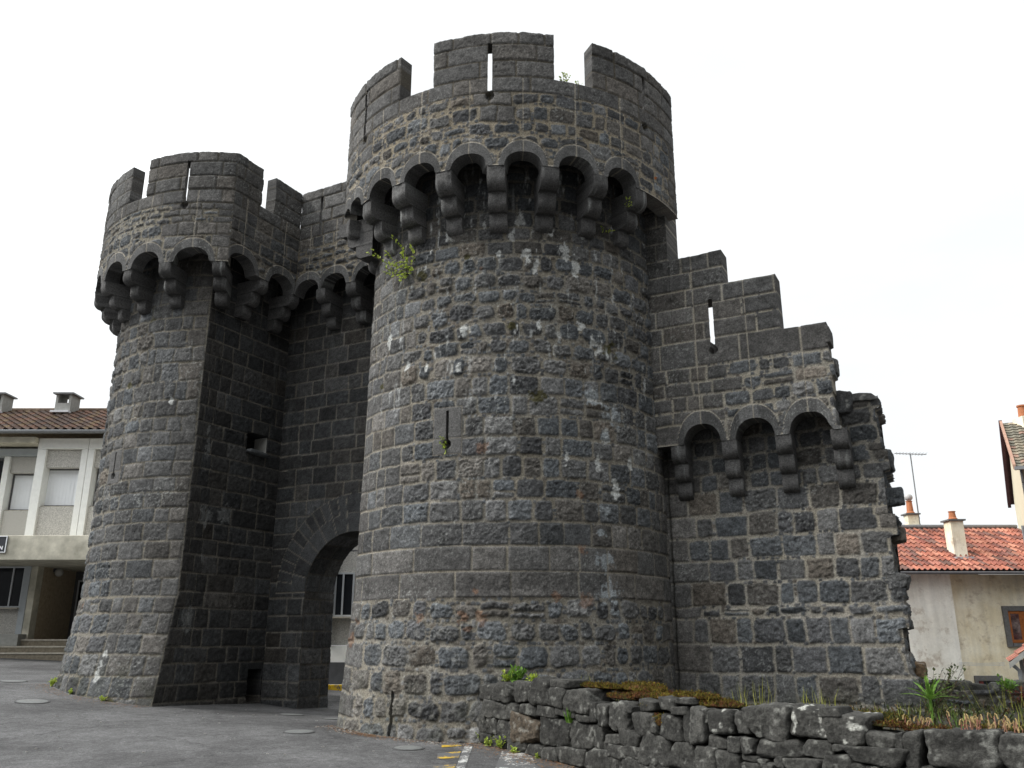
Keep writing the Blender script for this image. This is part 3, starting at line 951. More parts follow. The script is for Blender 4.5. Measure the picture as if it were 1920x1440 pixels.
    apost = arch_post([toS(a) for a in arcs_c], [toS(a) for a in cang_c], half, zs, rise, .24, 810 + sg, ppost)
    pmap = arc_map(C, lambda Z: np.full_like(Z, R), lambda S, Z: S / R)
    pholes = [(s - hw, s + hw, 11.33, 11.7) for s in sl]
    fd = (.02, 0, 0, 0) if right else (0, .02, 0, 0)
    pcs = sheet(Sp, Zp, pmap, layp, pholes, thick=.32, fade=fd, post=apost, hs=.7)
    mesh_obj("parapet", pcs, M['stone'], root)

    # merlons (arc)
    mer = [(3.95, 39.85, [21.3]), (51.8, amax, [71.8]), (amin, -8.2, [-25.2])] if right else [(2.7, amax, [19.8]), (-68, -6.9, [-27.5]), (-125, -78, [])]
    for a0, a1, ss in mer:
        Sm = np.arange(toS(a0), toS(a1) + resp * .3, resp); Sm[-1] = toS(a1)
        xs = [toS(a) for a in ss]
        Sm = snap(Sm, [x for s in xs for x in (s - hw, s + hw)])
        ztop = 12.60 + .03 * fbm(Sm * 2.5, Sm * 0, 900, 4, .6)
        nb = 18; tz = np.unique(np.concatenate([np.linspace(11.6, 12.375, 46), np.linspace(12.375, 12.6, 14)]))
        Zm = np.repeat(tz[:, None], len(Sm), 1) + (ztop[None, :] - 12.6) * np.clip((tz[:, None] - 12.4) / .2, 0, 1)
        mh = [(x - hw, x + hw, 11.5, 12.374) for x in xs]
        f0 = (.02 if (right and a0 == amin) else 0); f1 = (.02 if (not right and a1 == amax) else 0)
        mesh_obj("merlon", sheet(Sm, Zm, pmap, layp, mh, thick=.30, fade=(f0, f1, 0, 0), post=ppost, worn=.022), M['stone'], root)

    # parapet on the flank
    wp = -14.05 if not right else -10.60
    ua = C[1] - math.sqrt(R * R - (abs(wp - C[0])) ** 2); ub = 14.92
    fc = [13.09, 14.40]; hf = .42; fcorb = [13.86]
    Su = np.arange(ua, ub + .011, .022); Su[-1] = ub
    zb = arches_bottom(Su, fc, hf, 9.8, .34); nl = 42
    low = zb[None, :] + (10.7 - zb[None, :]) * np.linspace(0, 1, nl)[:, None]
    upz = np.linspace(10.72, 11.6, 42)
    Zp2 = np.concatenate([low, np.repeat(upz[:, None], len(Su), 1)])
    layq = Layout(9.5, courses(9.5, [(10.35, 'rubble', .18, .24), (11.28, 'block', .28, .33), (11.62, 'ashlar', .33, .34), (12.7, 'ashlar', .33, .345)], 21), ua, ub, 707, dark=.85, lead=[.4, .25], ashmort=.42)
    qpost = lambda S, Z, h, col, d, m: (h, lichen(S, Z, col, 731, .8))
    qmap = plane_map('u', wp, 1 if not right else -1)
    ap2 = arch_post(fc, fcorb, hf, 9.8, .34, .22, 830, qpost)
    mesh_obj("parapet", sheet(Su, Zp2, qmap, layq, (), thick=.32, fade=(.02, .02, 0, 0), post=ap2, flip=right), M['stone'], root)
    for u0, u1 in ((ua, 13.51), (13.95, ub)):
        Sm = np.arange(u0, u1, .022); Sm[-1] = u1
        mesh_obj("merlon", sheet(Sm, np.linspace(11.6, 12.6, 46), qmap, layq, (), thick=.30, fade=(.02 if u0 == ua else 0, .02 if u1 == ub else 0, 0, 0), post=qpost, flip=right, worn=.022), M['stone'], root)

    # corbels of the arc (built on the axis, copied by turning) and of the flank
    prof = tier_profile(2.9, R + .005, zs + .01, 3, .25, [.38, .32, .30] if right else [.30, .28, .27])
    ax = wu(C[0], C[1]); first = None; rgc = random.Random(3 if right else 4)
    for k, a in enumerate(cang_c):
        an = rad(a)
        if True:
            prof = tier_profile(2.9, R + .005 + rgc.uniform(-.02, .01), zs + .01, 3, .25 + rgc.uniform(-.02, .02), [x * rgc.uniform(.93, 1.07) for x in ([.38, .32, .30] if right else [.30, .28, .27])])
            def frame(O, Lt, Z):
                x = np.asarray(Lt); y = -np.asarray(O)
                return np.stack([x + 0 * y, y + 0 * x, np.asarray(Z) + 0 * x], -1)
            first = mesh_obj("corbel", corbel_pieces(prof, .31 * rgc.uniform(.9, 1.08), 5 + k * 3, frame), M['stone'], root)
            o = first
        else:
            o = first.copy(); COL.objects.link(o); o.parent = root
        # local -y is outward; the front (-u) has heading 208 deg
        out = wu(math.sin(an), -math.cos(an))
        o.location = (*ax, 0); o.rotation_euler = (0, 0, math.atan2(out[1], out[0]) + math.pi / 2)
    fprof = tier_profile(-.15, .755, 9.81, 3, .24, [.30, .29, .28])
    for u in [13.86, 14.93] if not right else [12.62, 13.86]:
        def frame(O, Lt, Z):
            x = np.asarray(Lt); y = -np.asarray(O)
            return np.stack([x + 0 * y, y + 0 * x, np.asarray(Z) + 0 * x], -1)
        o = mesh_obj("corbel", corbel_pieces(fprof, .29, 30 + int(u * 7), frame), M['stone'], root)
        out = W2 if not right else -W2; base = wu(wf, u)
        hgap = abs(wp - wf) - .75
        o.location = (*base, 0); o.rotation_euler = (0, 0, math.atan2(out[1], out[0]) + math.pi / 2)
    # unseen deck, added to block light from above through the slots
    if right:
        mb = disc_deck(C, R - .25, 10.75, rad(-38), rad(90), 15.9)
    else:
        mb = disc_deck(C, R - .25, 10.75, rad(-90), rad(32), 15.9)
    mb.build("light_block_deck", M['dark'], root)
    # plain rear wall, closing the tower towards the town
    mb = MB()
    ps = [arc_pt(C, sg * a_end, 3.1), wu(C[0] + sg * 3.0, 16.55), wu(wf, 16.55), wu(wf, 15.6)]
    for p, q in zip(ps[:-1], ps[1:]):
        mb.poly([(*p, -.4), (*q, -.4), (*q, 11.3), (*p, 11.3)])
    mb.build("rear_wall", plain_mat("plain_rubble_rear", (.10, .098, .094), .4, 5, bstr=.6, bdist=.04, bscale=9), root)


def stone_block(half, seed, n=9, ex=5.0, rough=.10, tint=None, lich=.3):
    """a rough stone: superellipsoid shell, (verts, quads, cols)"""
    V = []; F = []; off = 0
    t = np.linspace(-1, 1, n); A, B = np.meshgrid(t, t)
    one = np.ones_like(A)
    for P, fl in (((one, A, B), 0), ((-one, A, B), 1), ((A, one, B), 1), ((A, -one, B), 0), ((A, B, one), 0), ((A, B, -one), 1)):
        v = np.stack(P, -1).reshape(-1, 3); f = grid_faces(n, n)
        if fl: f = f[:, ::-1]
        V.append(v); F.append(f + off); off += n * n
    V = np.concatenate(V); F = np.concatenate(F)
    # weld
    key = np.round(V * 1000).astype(np.int64); _, first, inv = np.unique(key, axis=0, return_index=True, return_inverse=True)
    inv = inv.ravel()
    V = V[first]; F = inv[F]
    nr = (np.abs(V) ** ex).sum(1) ** (1 / ex); D = V / nr[:, None]
    rg = np.random.default_rng(seed)
    # irregular faces: random tilt planes shave the block
    for _ in range(6):
        nrm = rg.normal(size=3); nrm /= np.linalg.norm(nrm); lim = rg.uniform(1.0, 1.3) * np.abs(nrm).sum() ** .5
        dd = D @ nrm; over = np.maximum(dd - lim * .92, 0); D = D - over[:, None] * nrm * .9
    D[:, 0] *= 1 + .12 * rg.normal() * D[:, 2]; D[:, 2] *= 1 + .10 * rg.normal() * D[:, 0]
    q = D * np.array(half) * 1.0
    sc = 5.0
    nn = fbm(q[:, 0] * sc + q[:, 1] * 3.1 + seed, q[:, 2] * sc - q[:, 1] * 2.3, seed, 5, .65)
    mm = fbm(q[:, 0] * 18 + q[:, 1] * 11 + seed, q[:, 2] * 18 - q[:, 1] * 7, seed + 5, 3, .6)
    q = q + D / np.linalg.norm(D, axis=1)[:, None] * (min(half) * (rough * 2.4 * nn + rough * 1.3 * mm))[:, None]
    base = TINTS[rg.choice(len(TINTS), p=TW / TW.sum())] * math.exp(rg.normal(0, .15)) if tint is None else np.array(tint)
    col = base * np.clip(1 + 1.3 * nn + 1.2 * mm, .25, 2)[:, None]
    ln = fbm(q[:, 0] * 14 + seed * 3, q[:, 2] * 14 + q[:, 1] * 9, seed + 9, 3)
    col = lerp_col(col, (.42, .42, .38), sst(.16, .24, ln) * lich)
    return q, F, col, True


tower_r = thing("round_tower", "taller-looking near round tower with white lime streaks and a leafy shrub below its corbels", "tower", group="round towers flanking the gate")
tower_l = thing("round_tower", "farther round tower left of the arch, beside the tiled pebbledash building", "tower", group="round towers flanking the gate")
build_tower('R', tower_r)
build_tower('L', tower_l)

# ------------------------------------------------------------------ gate wall with the arch
gate = thing("gate_wall", "dark recessed wall between the two towers, pierced by a round carriage arch", "gate wall")
GW0, GW1 = FL, FR; AC, AH, AZ = -12.38, 1.32, 2.62
layg = Layout(-.4, courses(-.4, [(10.8, 'block', .33, .41)], 31), GW0, GW1, 909, dark=.46, mort=.95, mcol=(.36, .33, .28))  # shade of the recess painted into the stone colour by dark


def gpost(S, Z, h, col, d, m):
    rr = np.hypot(S - AC, Z - AZ); th = np.arctan2(Z - AZ, S - AC)
    up = Z > AZ - .02
    for r0, r1, nst, seed in ((AH, 1.76, 13, 41), (1.76, 2.20, 26, 42)):
        inr = (rr > r0 - .2 if r0 == AH else rr > r0) & (rr < r1) & up
        k = th / math.pi * nst; fr = np.abs(k - np.round(k)) * math.pi / nst * rr
        jl = np.maximum(sst(.014, .005, fr), sst(.016, .005, np.abs(rr - r1)))
        idx = np.floor(k + 1e-6)
        tn = hsh(idx, idx * 0 + seed, seed)
        c = np.array([.045, .046, .047]) * (.7 + .6 * tn + .9 * fbm(S * 10, Z * 10, seed, 4, .6))[..., None]
        c = lerp_col(c, MORTAR * .62, jl)
        w = inr.astype(float)
        col = col * (1 - w[..., None]) + c * w[..., None]
        h = np.where(inr, .012 + .008 * fbm(S * 14, Z * 14, seed + 3, 3) - .012 * jl, h)
    st = np.clip(fbm(S * 5, Z * .45, 951, 4, .6) * 4 - .7, 0, 1) * sst(4.5, 9, Z)
    col = lerp_col(col, (.17, .175, .17), st * .6)
    return h, col


gm = plane_map('w', GU, -1)
rg_ = .026
pcs = []
Zl = np.arange(-.4, AZ + rg_ / 2, rg_); Zl[-1] = AZ
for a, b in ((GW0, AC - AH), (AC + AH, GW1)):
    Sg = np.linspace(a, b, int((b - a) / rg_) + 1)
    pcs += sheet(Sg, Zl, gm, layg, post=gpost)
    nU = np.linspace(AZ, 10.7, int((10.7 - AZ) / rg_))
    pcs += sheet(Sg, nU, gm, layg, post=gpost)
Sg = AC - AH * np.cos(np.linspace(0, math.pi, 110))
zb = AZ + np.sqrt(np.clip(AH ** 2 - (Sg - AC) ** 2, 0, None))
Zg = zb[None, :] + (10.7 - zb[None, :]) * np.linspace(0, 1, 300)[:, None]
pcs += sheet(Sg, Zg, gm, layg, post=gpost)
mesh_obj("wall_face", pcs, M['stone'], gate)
# passage: jambs and barrel vault, rear face
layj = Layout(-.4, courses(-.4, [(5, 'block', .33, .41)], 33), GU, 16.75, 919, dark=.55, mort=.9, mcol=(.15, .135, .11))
Sj = np.linspace(GU, 16.62, 40)
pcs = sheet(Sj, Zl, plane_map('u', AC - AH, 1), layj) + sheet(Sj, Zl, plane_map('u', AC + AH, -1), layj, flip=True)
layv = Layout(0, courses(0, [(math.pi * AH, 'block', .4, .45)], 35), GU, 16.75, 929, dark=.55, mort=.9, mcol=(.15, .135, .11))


def vmap(S, Z):
    a = Z / AH
    xy = wu(AC - AH * np.cos(a), S)
    P = np.concatenate([xy, (AZ + AH * np.sin(a))[..., None]], -1)
    n2 = wu(np.cos(a), 0 * a)
    N = np.concatenate([n2, (-np.sin(a))[..., None]], -1)
    return P, N


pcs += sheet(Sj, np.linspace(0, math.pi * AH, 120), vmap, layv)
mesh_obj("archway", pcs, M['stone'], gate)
mb = MB()
ar = [(AC - AH * math.cos(t), AZ + AH * math.sin(t)) for t in np.linspace(0, math.pi, 24)]
pts = [(GW0, -.4), (AC - AH, -.4)] + ar + [(AC + AH, -.4), (GW1, -.4), (GW1, 11), (GW0, 11)]
mb.poly([(*wu(w, 16.62), z) for w, z in pts][::-1])
mb.poly([(*wu(GW0, 14.9), 10.72), (*wu(GW1, 14.9), 10.72), (*wu(GW1, 16.62), 10.72), (*wu(GW0, 16.62), 10.72)])
mb.build("rear_face", M['dark'], gate)
# its parapet
Sw = np.arange(-14.05, -10.58, .022)
gcs = [-13.66, -12.83, -11.80, -10.95]; ghalf = .37
zb = arches_bottom(Sw, gcs, ghalf, 9.8, .33)
low = zb[None, :] + (10.7 - zb[None, :]) * np.linspace(0, 1, 42)[:, None]
Zp = np.concatenate([low, np.repeat(np.linspace(10.72, 11.6, 42)[:, None], len(Sw), 1)])
Sw = snap(Sw, [-13.415, -13.335]); zb = arches_bottom(Sw, gcs, ghalf, 9.8, .33)
low = zb[None, :] + (10.7 - zb[None, :]) * np.linspace(0, 1, 42)[:, None]
Zp = np.concatenate([low, np.repeat(snap(np.linspace(10.72, 11.6, 42), [11.3])[:, None], len(Sw), 1)])
layq = Layout(9.5, courses(9.5, [(11.0, 'rubble', .18, .26), (11.28, 'block', .28, .3), (12.7, 'ashlar', .33, .345)], 37), -14.05, -10.5, 939, dark=.95, ashmort=.42, mcol=(.22, .19, .14))
gq = lambda S, Z, h, col, d, m: (h, lichen(S, Z, col, 961, .6))
mesh_obj("parapet", sheet(Sw, Zp, plane_map('w', 14.9, -1), layq, [(-13.415, -13.335, 11.3, 11.7)], thick=.32, fade=(.02, 0, 0, 0),
                          post=arch_post(gcs, [], ghalf, 9.8, .33, .22, 971, gq)), M['stone'], gate)
for a, b in ((-14.05, -12.05), (-11.5, -10.58)):
    Sm = np.arange(a, b, .022); Sm[-1] = b; Sm = snap(Sm, [-13.415, -13.335])
    mesh_obj("merlon", sheet(Sm, snap(np.linspace(11.6, 12.6, 46), [12.375]), plane_map('w', 14.9, -1), layq, [(-13.415, -13.335, 11.5, 12.37)], thick=.3, fade=(.02 if a < -14 else 0, 0, 0, 0), post=gq, worn=.022), M['stone'], gate)
gprof = tier_profile(-.15, .705, 9.81, 3, .22, [.30, .29, .28])
for k, w in enumerate((-13.24, -12.32, -11.37)):
    def frame(O, Lt, Z):
        x = np.asarray(Lt); y = -np.asarray(O)
        return np.stack([x + 0 * y, y + 0 * x, np.asarray(Z) + 0 * x], -1)
    o = mesh_obj("corbel", corbel_pieces(gprof, .29, 61 + k, frame), M['stone'], gate)
    o.location = (*wu(w, GU), 0); o.rotation_euler = (0, 0, math.atan2(-U2[1], -U2[0]) + math.pi / 2)

# ------------------------------------------------------------------ stepped curtain wall
curt = thing("curtain_wall", "ruined wall with stepped top and three small arches, right of the near tower", "wall")
SU = 15.15
carch = [-4.10, -3.14, -2.20]; chalf, crise, czs = .345, .36, 5.03
laycu = Layout(4.6, courses(4.6, [(5.42, 'block', .38, .42), (6.5, 'coursed', .26, .33), (7.02, 'ashlar', .36, .4), (8.8, 'ashlar', .34, .37), (11, 'ashlar', .36, .40)], 41), -5.6, -1.5, 1001,
               zone=lambda s, z: ('ashlar' if (s < -3.45 and z > 5.5) or (s < -3.9) or z > 6.58 else ('coursed' if z < 7.02 else None)), warm=.1, mort=1.25, mcol=(.30, .275, .225))
laylo = Layout(-.4, courses(-.4, [(.55, 'coursed', .26, .3), (1.5, 'coursed', .38, .42), (1.95, 'coursed', .36, .4), (2.15, 'rubble', .18, .2), (4.2, 'coursed', .36, .41), (5.8, 'coursed', .32, .38)], 43), -5.05, -.9, 1011,
               lead=[.75, .42, .6, .5], mcol=(.265, .245, .205))
lichc = lambda S, Z, h, col, d, m: (h, lichen(S, Z, lichen(S, Z, col, 1101, .35), 1105, .9 * 1.0, 26, (.30, .29, .25)) if False else lichen(S, Z, col, 1101, .5))


def cpost(S, Z, h, col, d, m):
    col = lichen(S, Z, col, 1101, .5)
    # black crust on the copings
    tops = np.where(S < -3.49, 8.78, np.where(S < -2.53, 8.08, 6.98))
    cr = sst(.45, .05, tops - Z + .3 * fbm(S * 4, Z * 4, 1107, 4)) * np.clip(fbm(S * 6, Z * 6, 1109, 4) * 3 + .45, 0, 1)
    col = lerp_col(col, (.03, .03, .028), cr * .6)
    rr = np.hypot(S + 3.775, Z - 6.77); h = np.where((rr < .075) | ((np.abs(S + 3.775) < .036) & (Z > 6.77) & (Z < 6.95)), -.14, h)
    return h, col


cpost2 = arch_post(carch, [], chalf, czs, crise, .26, 1201, cpost)
rc_ = .018
pcs = []
cm0 = plane_map('w', SU, -1)


def ragged(amp, w_edge, span, seed):
    """pushes the right border of a broken wall in and out, course by course"""
    def f(S, Z):
        P, N = cm0(S, Z)
        k = sst(w_edge - span, w_edge, S)
        off = amp * (hsh(np.floor(Z / .30), np.floor(Z / .30) * 0, seed) - .45) * 2 * k + .5 * amp * fbm(Z * 5, S * 5, seed, 3) * k
        P = P + off[..., None] * np.array([W2[0], W2[1], 0])
        return P, N
    return f


for a, b, zt, holes, mp in ((-5.6, -4.56, 10.6, [], cm0), (-4.56, -3.50, 8.78, [(-3.815, -3.735, 6.94, 7.80)], cm0), (-3.50, -2.54, 8.08, [], cm0), (-2.54, -1.73, 6.98, [], ragged(.05, -1.73, .3, 5))):
    # two blocks where the slit crosses -3.5? (it does not)
    Sx = snap(np.linspace(a, b, int((b - a) / rc_) + 1), [-3.815, -3.735])
    zb = arches_bottom(Sx, carch, chalf, czs, crise)
    low = zb[None, :] + (5.6 - zb[None, :]) * np.linspace(0, 1, 32)[:, None]
    ups = snap(np.linspace(5.62, zt, int((zt - 5.62) / rc_)), [6.94, 7.80])
    zt_n = .014 * fbm(Sx * 2.2, Sx * 0, 77, 3)
    Zx = np.concatenate([low, np.repeat(ups[:, None], len(Sx), 1) + zt_n[None, :] * np.clip((ups[:, None] - zt + .3) / .3, 0, 1)])
    pcs = sheet(Sx, Zx, mp, laycu, holes, thick=.75 if zt > 10 else .42, post=cpost2, worn=.0 if zt > 10 else .02)
    mesh_obj("stepped_upper_wall" if zt < 10 else "pilaster", pcs, M['stone'], curt)
# lower wall
z_lo = np.arange(-.4, 5.66, .019)


def lmap(S, Z):
    u = 15.6
    k = sst(-1.6, -1.12, S)
    kb = np.floor((Z + .1) / .37)
    off = .07 * (hsh(kb, kb * 0, 9) - .4) * 2 * k + .20 * sst(1.5, .1, Z) * k
    xy = wu(S + off, np.full_like(S, u))
    P = np.concatenate([xy, Z[..., None]], -1)
    return P, np.broadcast_to(np.array([-U2[0], -U2[1], 0.]), P.shape)


def lpost(S, Z, h, col, d, m):
    col = lichen(S, Z, col, 1111, .5)
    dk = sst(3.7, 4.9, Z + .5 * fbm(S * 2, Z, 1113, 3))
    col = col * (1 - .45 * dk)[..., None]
    col = lerp_col(col, (.05, .055, .03), sst(.9, .4, Z + .4 * fbm(S * 3, Z * 3, 1115, 3)) * .35)
    rs = sst(.03, .008, np.abs(S + 4.93 + .02 * fbm(Z * 4, Z * 0, 1117, 3)))   # open joint against the tower
    h = h - rs * .05; col = lerp_col(col, (.03, .03, .025), rs * .7)
    return h, col


Sl = np.linspace(-5.02, -1.12, int(3.9 / .019))
pcs = sheet(Sl, z_lo, lmap, laylo, post=lpost)
mesh_obj("lower_wall", pcs, M['stone'], curt)
# broken end of the wall (faces +w): rough rubble core
layend = Layout(-.4, courses(-.4, [(6, 'rubble', .24, .36)], 47), 15.55, 17.2, 1021, dark=.8)


def emap(S, Z):
    kb = np.floor((Z + .1) / .37)
    off = .07 * (hsh(kb, kb * 0, 9) - .4) * 2 + .20 * sst(1.5, .1, Z)
    xy = wu(-1.12 + off + .07 * fbm(S * 3, Z * 3, 1301, 3) * sst(15.6, 15.8, S) - .05 * (S - 15.6), S)
    P = np.concatenate([xy, Z[..., None]], -1)
    return P, np.broadcast_to(np.array([W2[0], W2[1], 0.]), P.shape)


pcs = sheet(np.arange(15.6, 17.0, .026), np.arange(-.4, 5.66, .026), emap, layend, fade=(.02, 0, 0, 0), hs=1.0)
mesh_obj("broken_end", pcs, M['stone'], curt)
mb = MB()
mb.poly([(*wu(-5.0, 17.0), -.4), (*wu(-1.18, 17.0), -.4), (*wu(-1.18, 17.0), 5.6), (*wu(-5.0, 17.0), 5.6)][::-1])
mb.poly([(*wu(-5.0, 15.6), 5.63), (*wu(-1.18, 15.6), 5.63), (*wu(-1.18, 17.0), 5.63), (*wu(-5.0, 17.0), 5.63)])
mb.build("rear_face", M['dark'], curt)
# coping stones on the low end and toothing stones sticking out of the broken end
rgt = random.Random(5)
def put_stone(name, w, u, z, half, seed, parent, rot=0.0, tint=None, lich=.3):
    o = mesh_obj(name, [stone_block(half, seed, n=17, ex=10, rough=.14, tint=tint, lich=lich)], M['stone'], parent)
    o.location = (*wu(w, u), z); o.rotation_euler = (rgt.uniform(-.08, .08), rgt.uniform(-.08, .08), math.atan2(W2[1], W2[0]) + rot)
    return o
put_stone("coping_stone", -1.44, 15.78, 5.66, (.32, .24, .08), 11, curt)
put_stone("coping_stone", -1.66, 15.66, 5.60, (.16, .16, .20), 12, curt)
for k, (z, l) in enumerate(((4.55, .0), (3.93, .10), (3.28, .05), (2.5, .02), (1.10, .10), (.47, .05))):
    put_stone("toothing_stone", -1.16 + l * .45, 15.80 + .25 * rgt.uniform(0, 1), z, (.16 + l * .45, .22, rgt.uniform(.13, .17)), 90 + k, curt,
              tint=(.13, .09, .055) if k == 4 else None)
put_stone("toothing_stone", -1.79, 15.42, 6.20, (.13, .14, .15), 71, curt)
cprof = tier_profile(-.15, .455, 5.04, 3, .15, .325)
for k, w in enumerate((-4.57, -3.62, -2.67, -1.74)):
    def frame(O, Lt, Z):
        x = np.asarray(Lt); y = -np.asarray(O)
        return np.stack([x + 0 * y, y + 0 * x, np.asarray(Z) + 0 * x], -1)
    o = mesh_obj("corbel", corbel_pieces(cprof, .27, 70 + k, frame), M['stone'], curt)
    o.location = (*wu(w, 15.6), 0); o.rotation_euler = (0, 0, math.atan2(-U2[1], -U2[0]) + math.pi / 2)
# ------------------------------------------------------------------ dry-stone wall in front, with the bed behind it
PATH = np.array([(-.47, 13.95), (.35, 12.6), (1.1, 11.35), (1.9, 9.6), (3.0, 8.2), (4.2, 7.1), (5.4, 6.2), (7.4, 5.0)])
_sl = np.hypot(*np.diff(PATH, axis=0).T); _cum = np.r_[0, np.cumsum(_sl)]


def path_pt(s):
    return np.array([np.interp(s, _cum, PATH[:, 0]), np.interp(s, _cum, PATH[:, 1])])


def path_dir(s):
    d = path_pt(s + .25) - path_pt(s - .25); return d / np.hypot(*d)


STONES = [(0.16,0.55,0.70,0.93),(0.68,0.49,0.71,0.96),(1.19,0.49,0.73,1.00),(1.70,0.50,0.72,1.06),(2.13,0.31,0.72,0.96),(2.60,0.57,0.69,0.96),(2.13,0.38,0.96,1.07),(0.39,0.76,0.46,0.70),(0.96,0.30,0.49,0.70),(1.35,0.42,0.56,0.71),(1.83,0.44,0.58,0.72),(2.29,0.45,0.61,0.72),(2.71,0.32,0.58,0.67),(0.06,0.28,0.23,0.49),(0.35,0.31,0.23,0.48),(0.72,0.45,0.20,0.47),(1.31,0.71,0.21,0.54),(2.02,0.69,0.23,0.58),(2.66,0.51,0.25,0.57),(3.03,0.21,0.30,0.58),(3.16,0.24,0.56,0.82),(3.51,0.40,0.55,0.86),(2.96,0.14,0.60,0.83),(3.35,0.33,0.38,0.49),(4.04,0.41,0.54,0.79),(4.60,0.37,0.55,0.80),(4.32,0.11,0.57,0.76),(4.97,0.28,0.55,0.87),(3.75,0.41,0.40,0.57),(4.28,0.60,0.26,0.57),(3.19,0.12,0.30,0.39),(0.61,0.45,0.06,0.22),(1.09,0.49,0.07,0.22),(1.55,0.43,0.06,0.21),(1.94,0.32,0.05,0.21),(2.42,0.60,0.05,0.25),(3.02,0.60,0.06,0.29),(3.44,0.39,0.23,0.38),(3.80,0.34,0.29,0.42),(3.87,0.49,0.16,0.30),(4.81,0.42,0.28,0.54),(4.33,0.38,0.18,0.28),(3.79,0.13,0.76,0.84),(4.14,0.30,0.81,0.93),(4.54,0.30,0.85,0.98),(4.81,0.22,0.92,0.99),(4.77,0.27,0.82,0.90),(5.08,0.13,0.35,0.53),(0.14,0.41,0.11,0.25),(5.06,0.19,0.56,0.88),(5.14,0.13,0.76,0.90),(5.35,0.31,0.67,0.90),(5.60,0.16,0.70,0.89),(5.90,0.49,0.67,0.97),(6.36,0.38,0.72,0.98),(6.72,0.37,0.68,0.94),(6.61,0.20,0.92,1.00),(5.30,0.28,0.52,0.65),(5.52,0.16,0.51,0.66),(5.68,0.14,0.52,0.66),(6.01,0.50,0.52,0.68),(6.44,0.32,0.55,0.70),(6.66,0.12,0.63,0.69),(7.03,0.28,0.68,0.81),(7.19,0.07,0.68,0.82),(6.98,0.48,0.55,0.69),(7.29,0.14,0.53,0.83),(5.15,0.27,0.31,0.53),(5.43,0.29,0.33,0.52),(5.69,0.20,0.45,0.51),(5.84,0.11,0.45,0.49),(5.70,0.26,0.36,0.44),(5.90,0.14,0.38,0.46),(6.02,0.10,0.43,0.53),(6.26,0.40,0.42,0.53),(6.63,0.29,0.46,0.60),(6.81,0.17,0.48,0.55),(6.96,0.14,0.46,0.54),(7.11,0.16,0.48,0.56),(7.70,0.55,0.58,0.87),(8.12,0.30,0.58,0.86)]
# the courses under the frame and the run past its right edge
rgs = random.Random(17)
s_ = 3.2
while s_ < 8.6:
    w_ = rgs.uniform(.25, .5); STONES.append((s_ + w_ / 2, w_, .02, .02 + rgs.uniform(.16, .22) + .02 * s_)); s_ += w_
for s0, w_, z0, z1 in ((6.9, .5, .22, .46), (7.4, .5, .24, .57), (7.95, .55, .25, .57), (8.55, .5, .2, .52), (8.6, .6, .52, .84), (9.3, .7, .2, .82)):
    STONES.append((s0, w_, z0, z1))
dry = thing("dry_stone_wall", "low dry-stone wall of dark mossy lava blocks in front of the towers", "wall")
PALE = {55, 54}
for k, (s0, w_, z0, z1) in enumerate(STONES[:100]):
    big = (z1 - z0) > .24 and w_ > .3
    p = path_pt(s0); d = path_dir(s0); nrm = np.array([d[1], -d[0]]) * -1
    if nrm[1] > 0: nrm = -nrm
    tnt = None
    dep = .20 if w_ > .2 else .14
    li = .85 if k in (51, 54, 55) else .22
    tint = (.044, .043, .039) if k != 16 else (.060, .048, .035)
    tint = tuple(np.array(tint) * math.exp(rgs.gauss(0, .14)))
    o = mesh_obj("wall_stone", [stone_block((w_ / 2 * 1.05, dep, (z1 - z0) / 2 * 1.06), 1000 + k, n=27 if big else 17, ex=11 if k % 3 else 7, rough=.15, tint=tint, lich=li)], M['stone'], dry)
    q = p - nrm * (dep - .03 - rgs.uniform(0, .05))
    o.location = (q[0], q[1], (z0 + z1) / 2)
    o.rotation_euler = (rgs.uniform(-.04, .04), rgs.uniform(-.05, .05) if s0 < 3 else rgs.uniform(-.10, .10), math.atan2(d[1], d[0]))
mb = MB()
sp_ = np.linspace(0, _cum[-1], 40)
fr = [path_pt(s) for s in sp_]; dr = [path_dir(s) for s in sp_]
core = []
for p, d in zip(fr, dr):
    n = np.array([-d[1], d[0]]); n = n if n[1] > 0 else -n
    core.append((p + n * .17, p + n * .50))
tz_ = np.interp(sp_, [0, 2.5, 3.2, 5, 8, 10], [.84, .86, .74, .80, .78, .74])
for i in range(39):
    a, b = core[i], core[i + 1]
    mb.poly([(*a[0], -.3), (*b[0], -.3), (*b[0], tz_[i + 1]), (*a[0], tz_[i])])
    mb.poly([(*a[0], tz_[i]), (*b[0], tz_[i + 1]), (*b[1], tz_[i + 1]), (*a[1], tz_[i])])
mb.build("earth_core", M['earth'], dry)
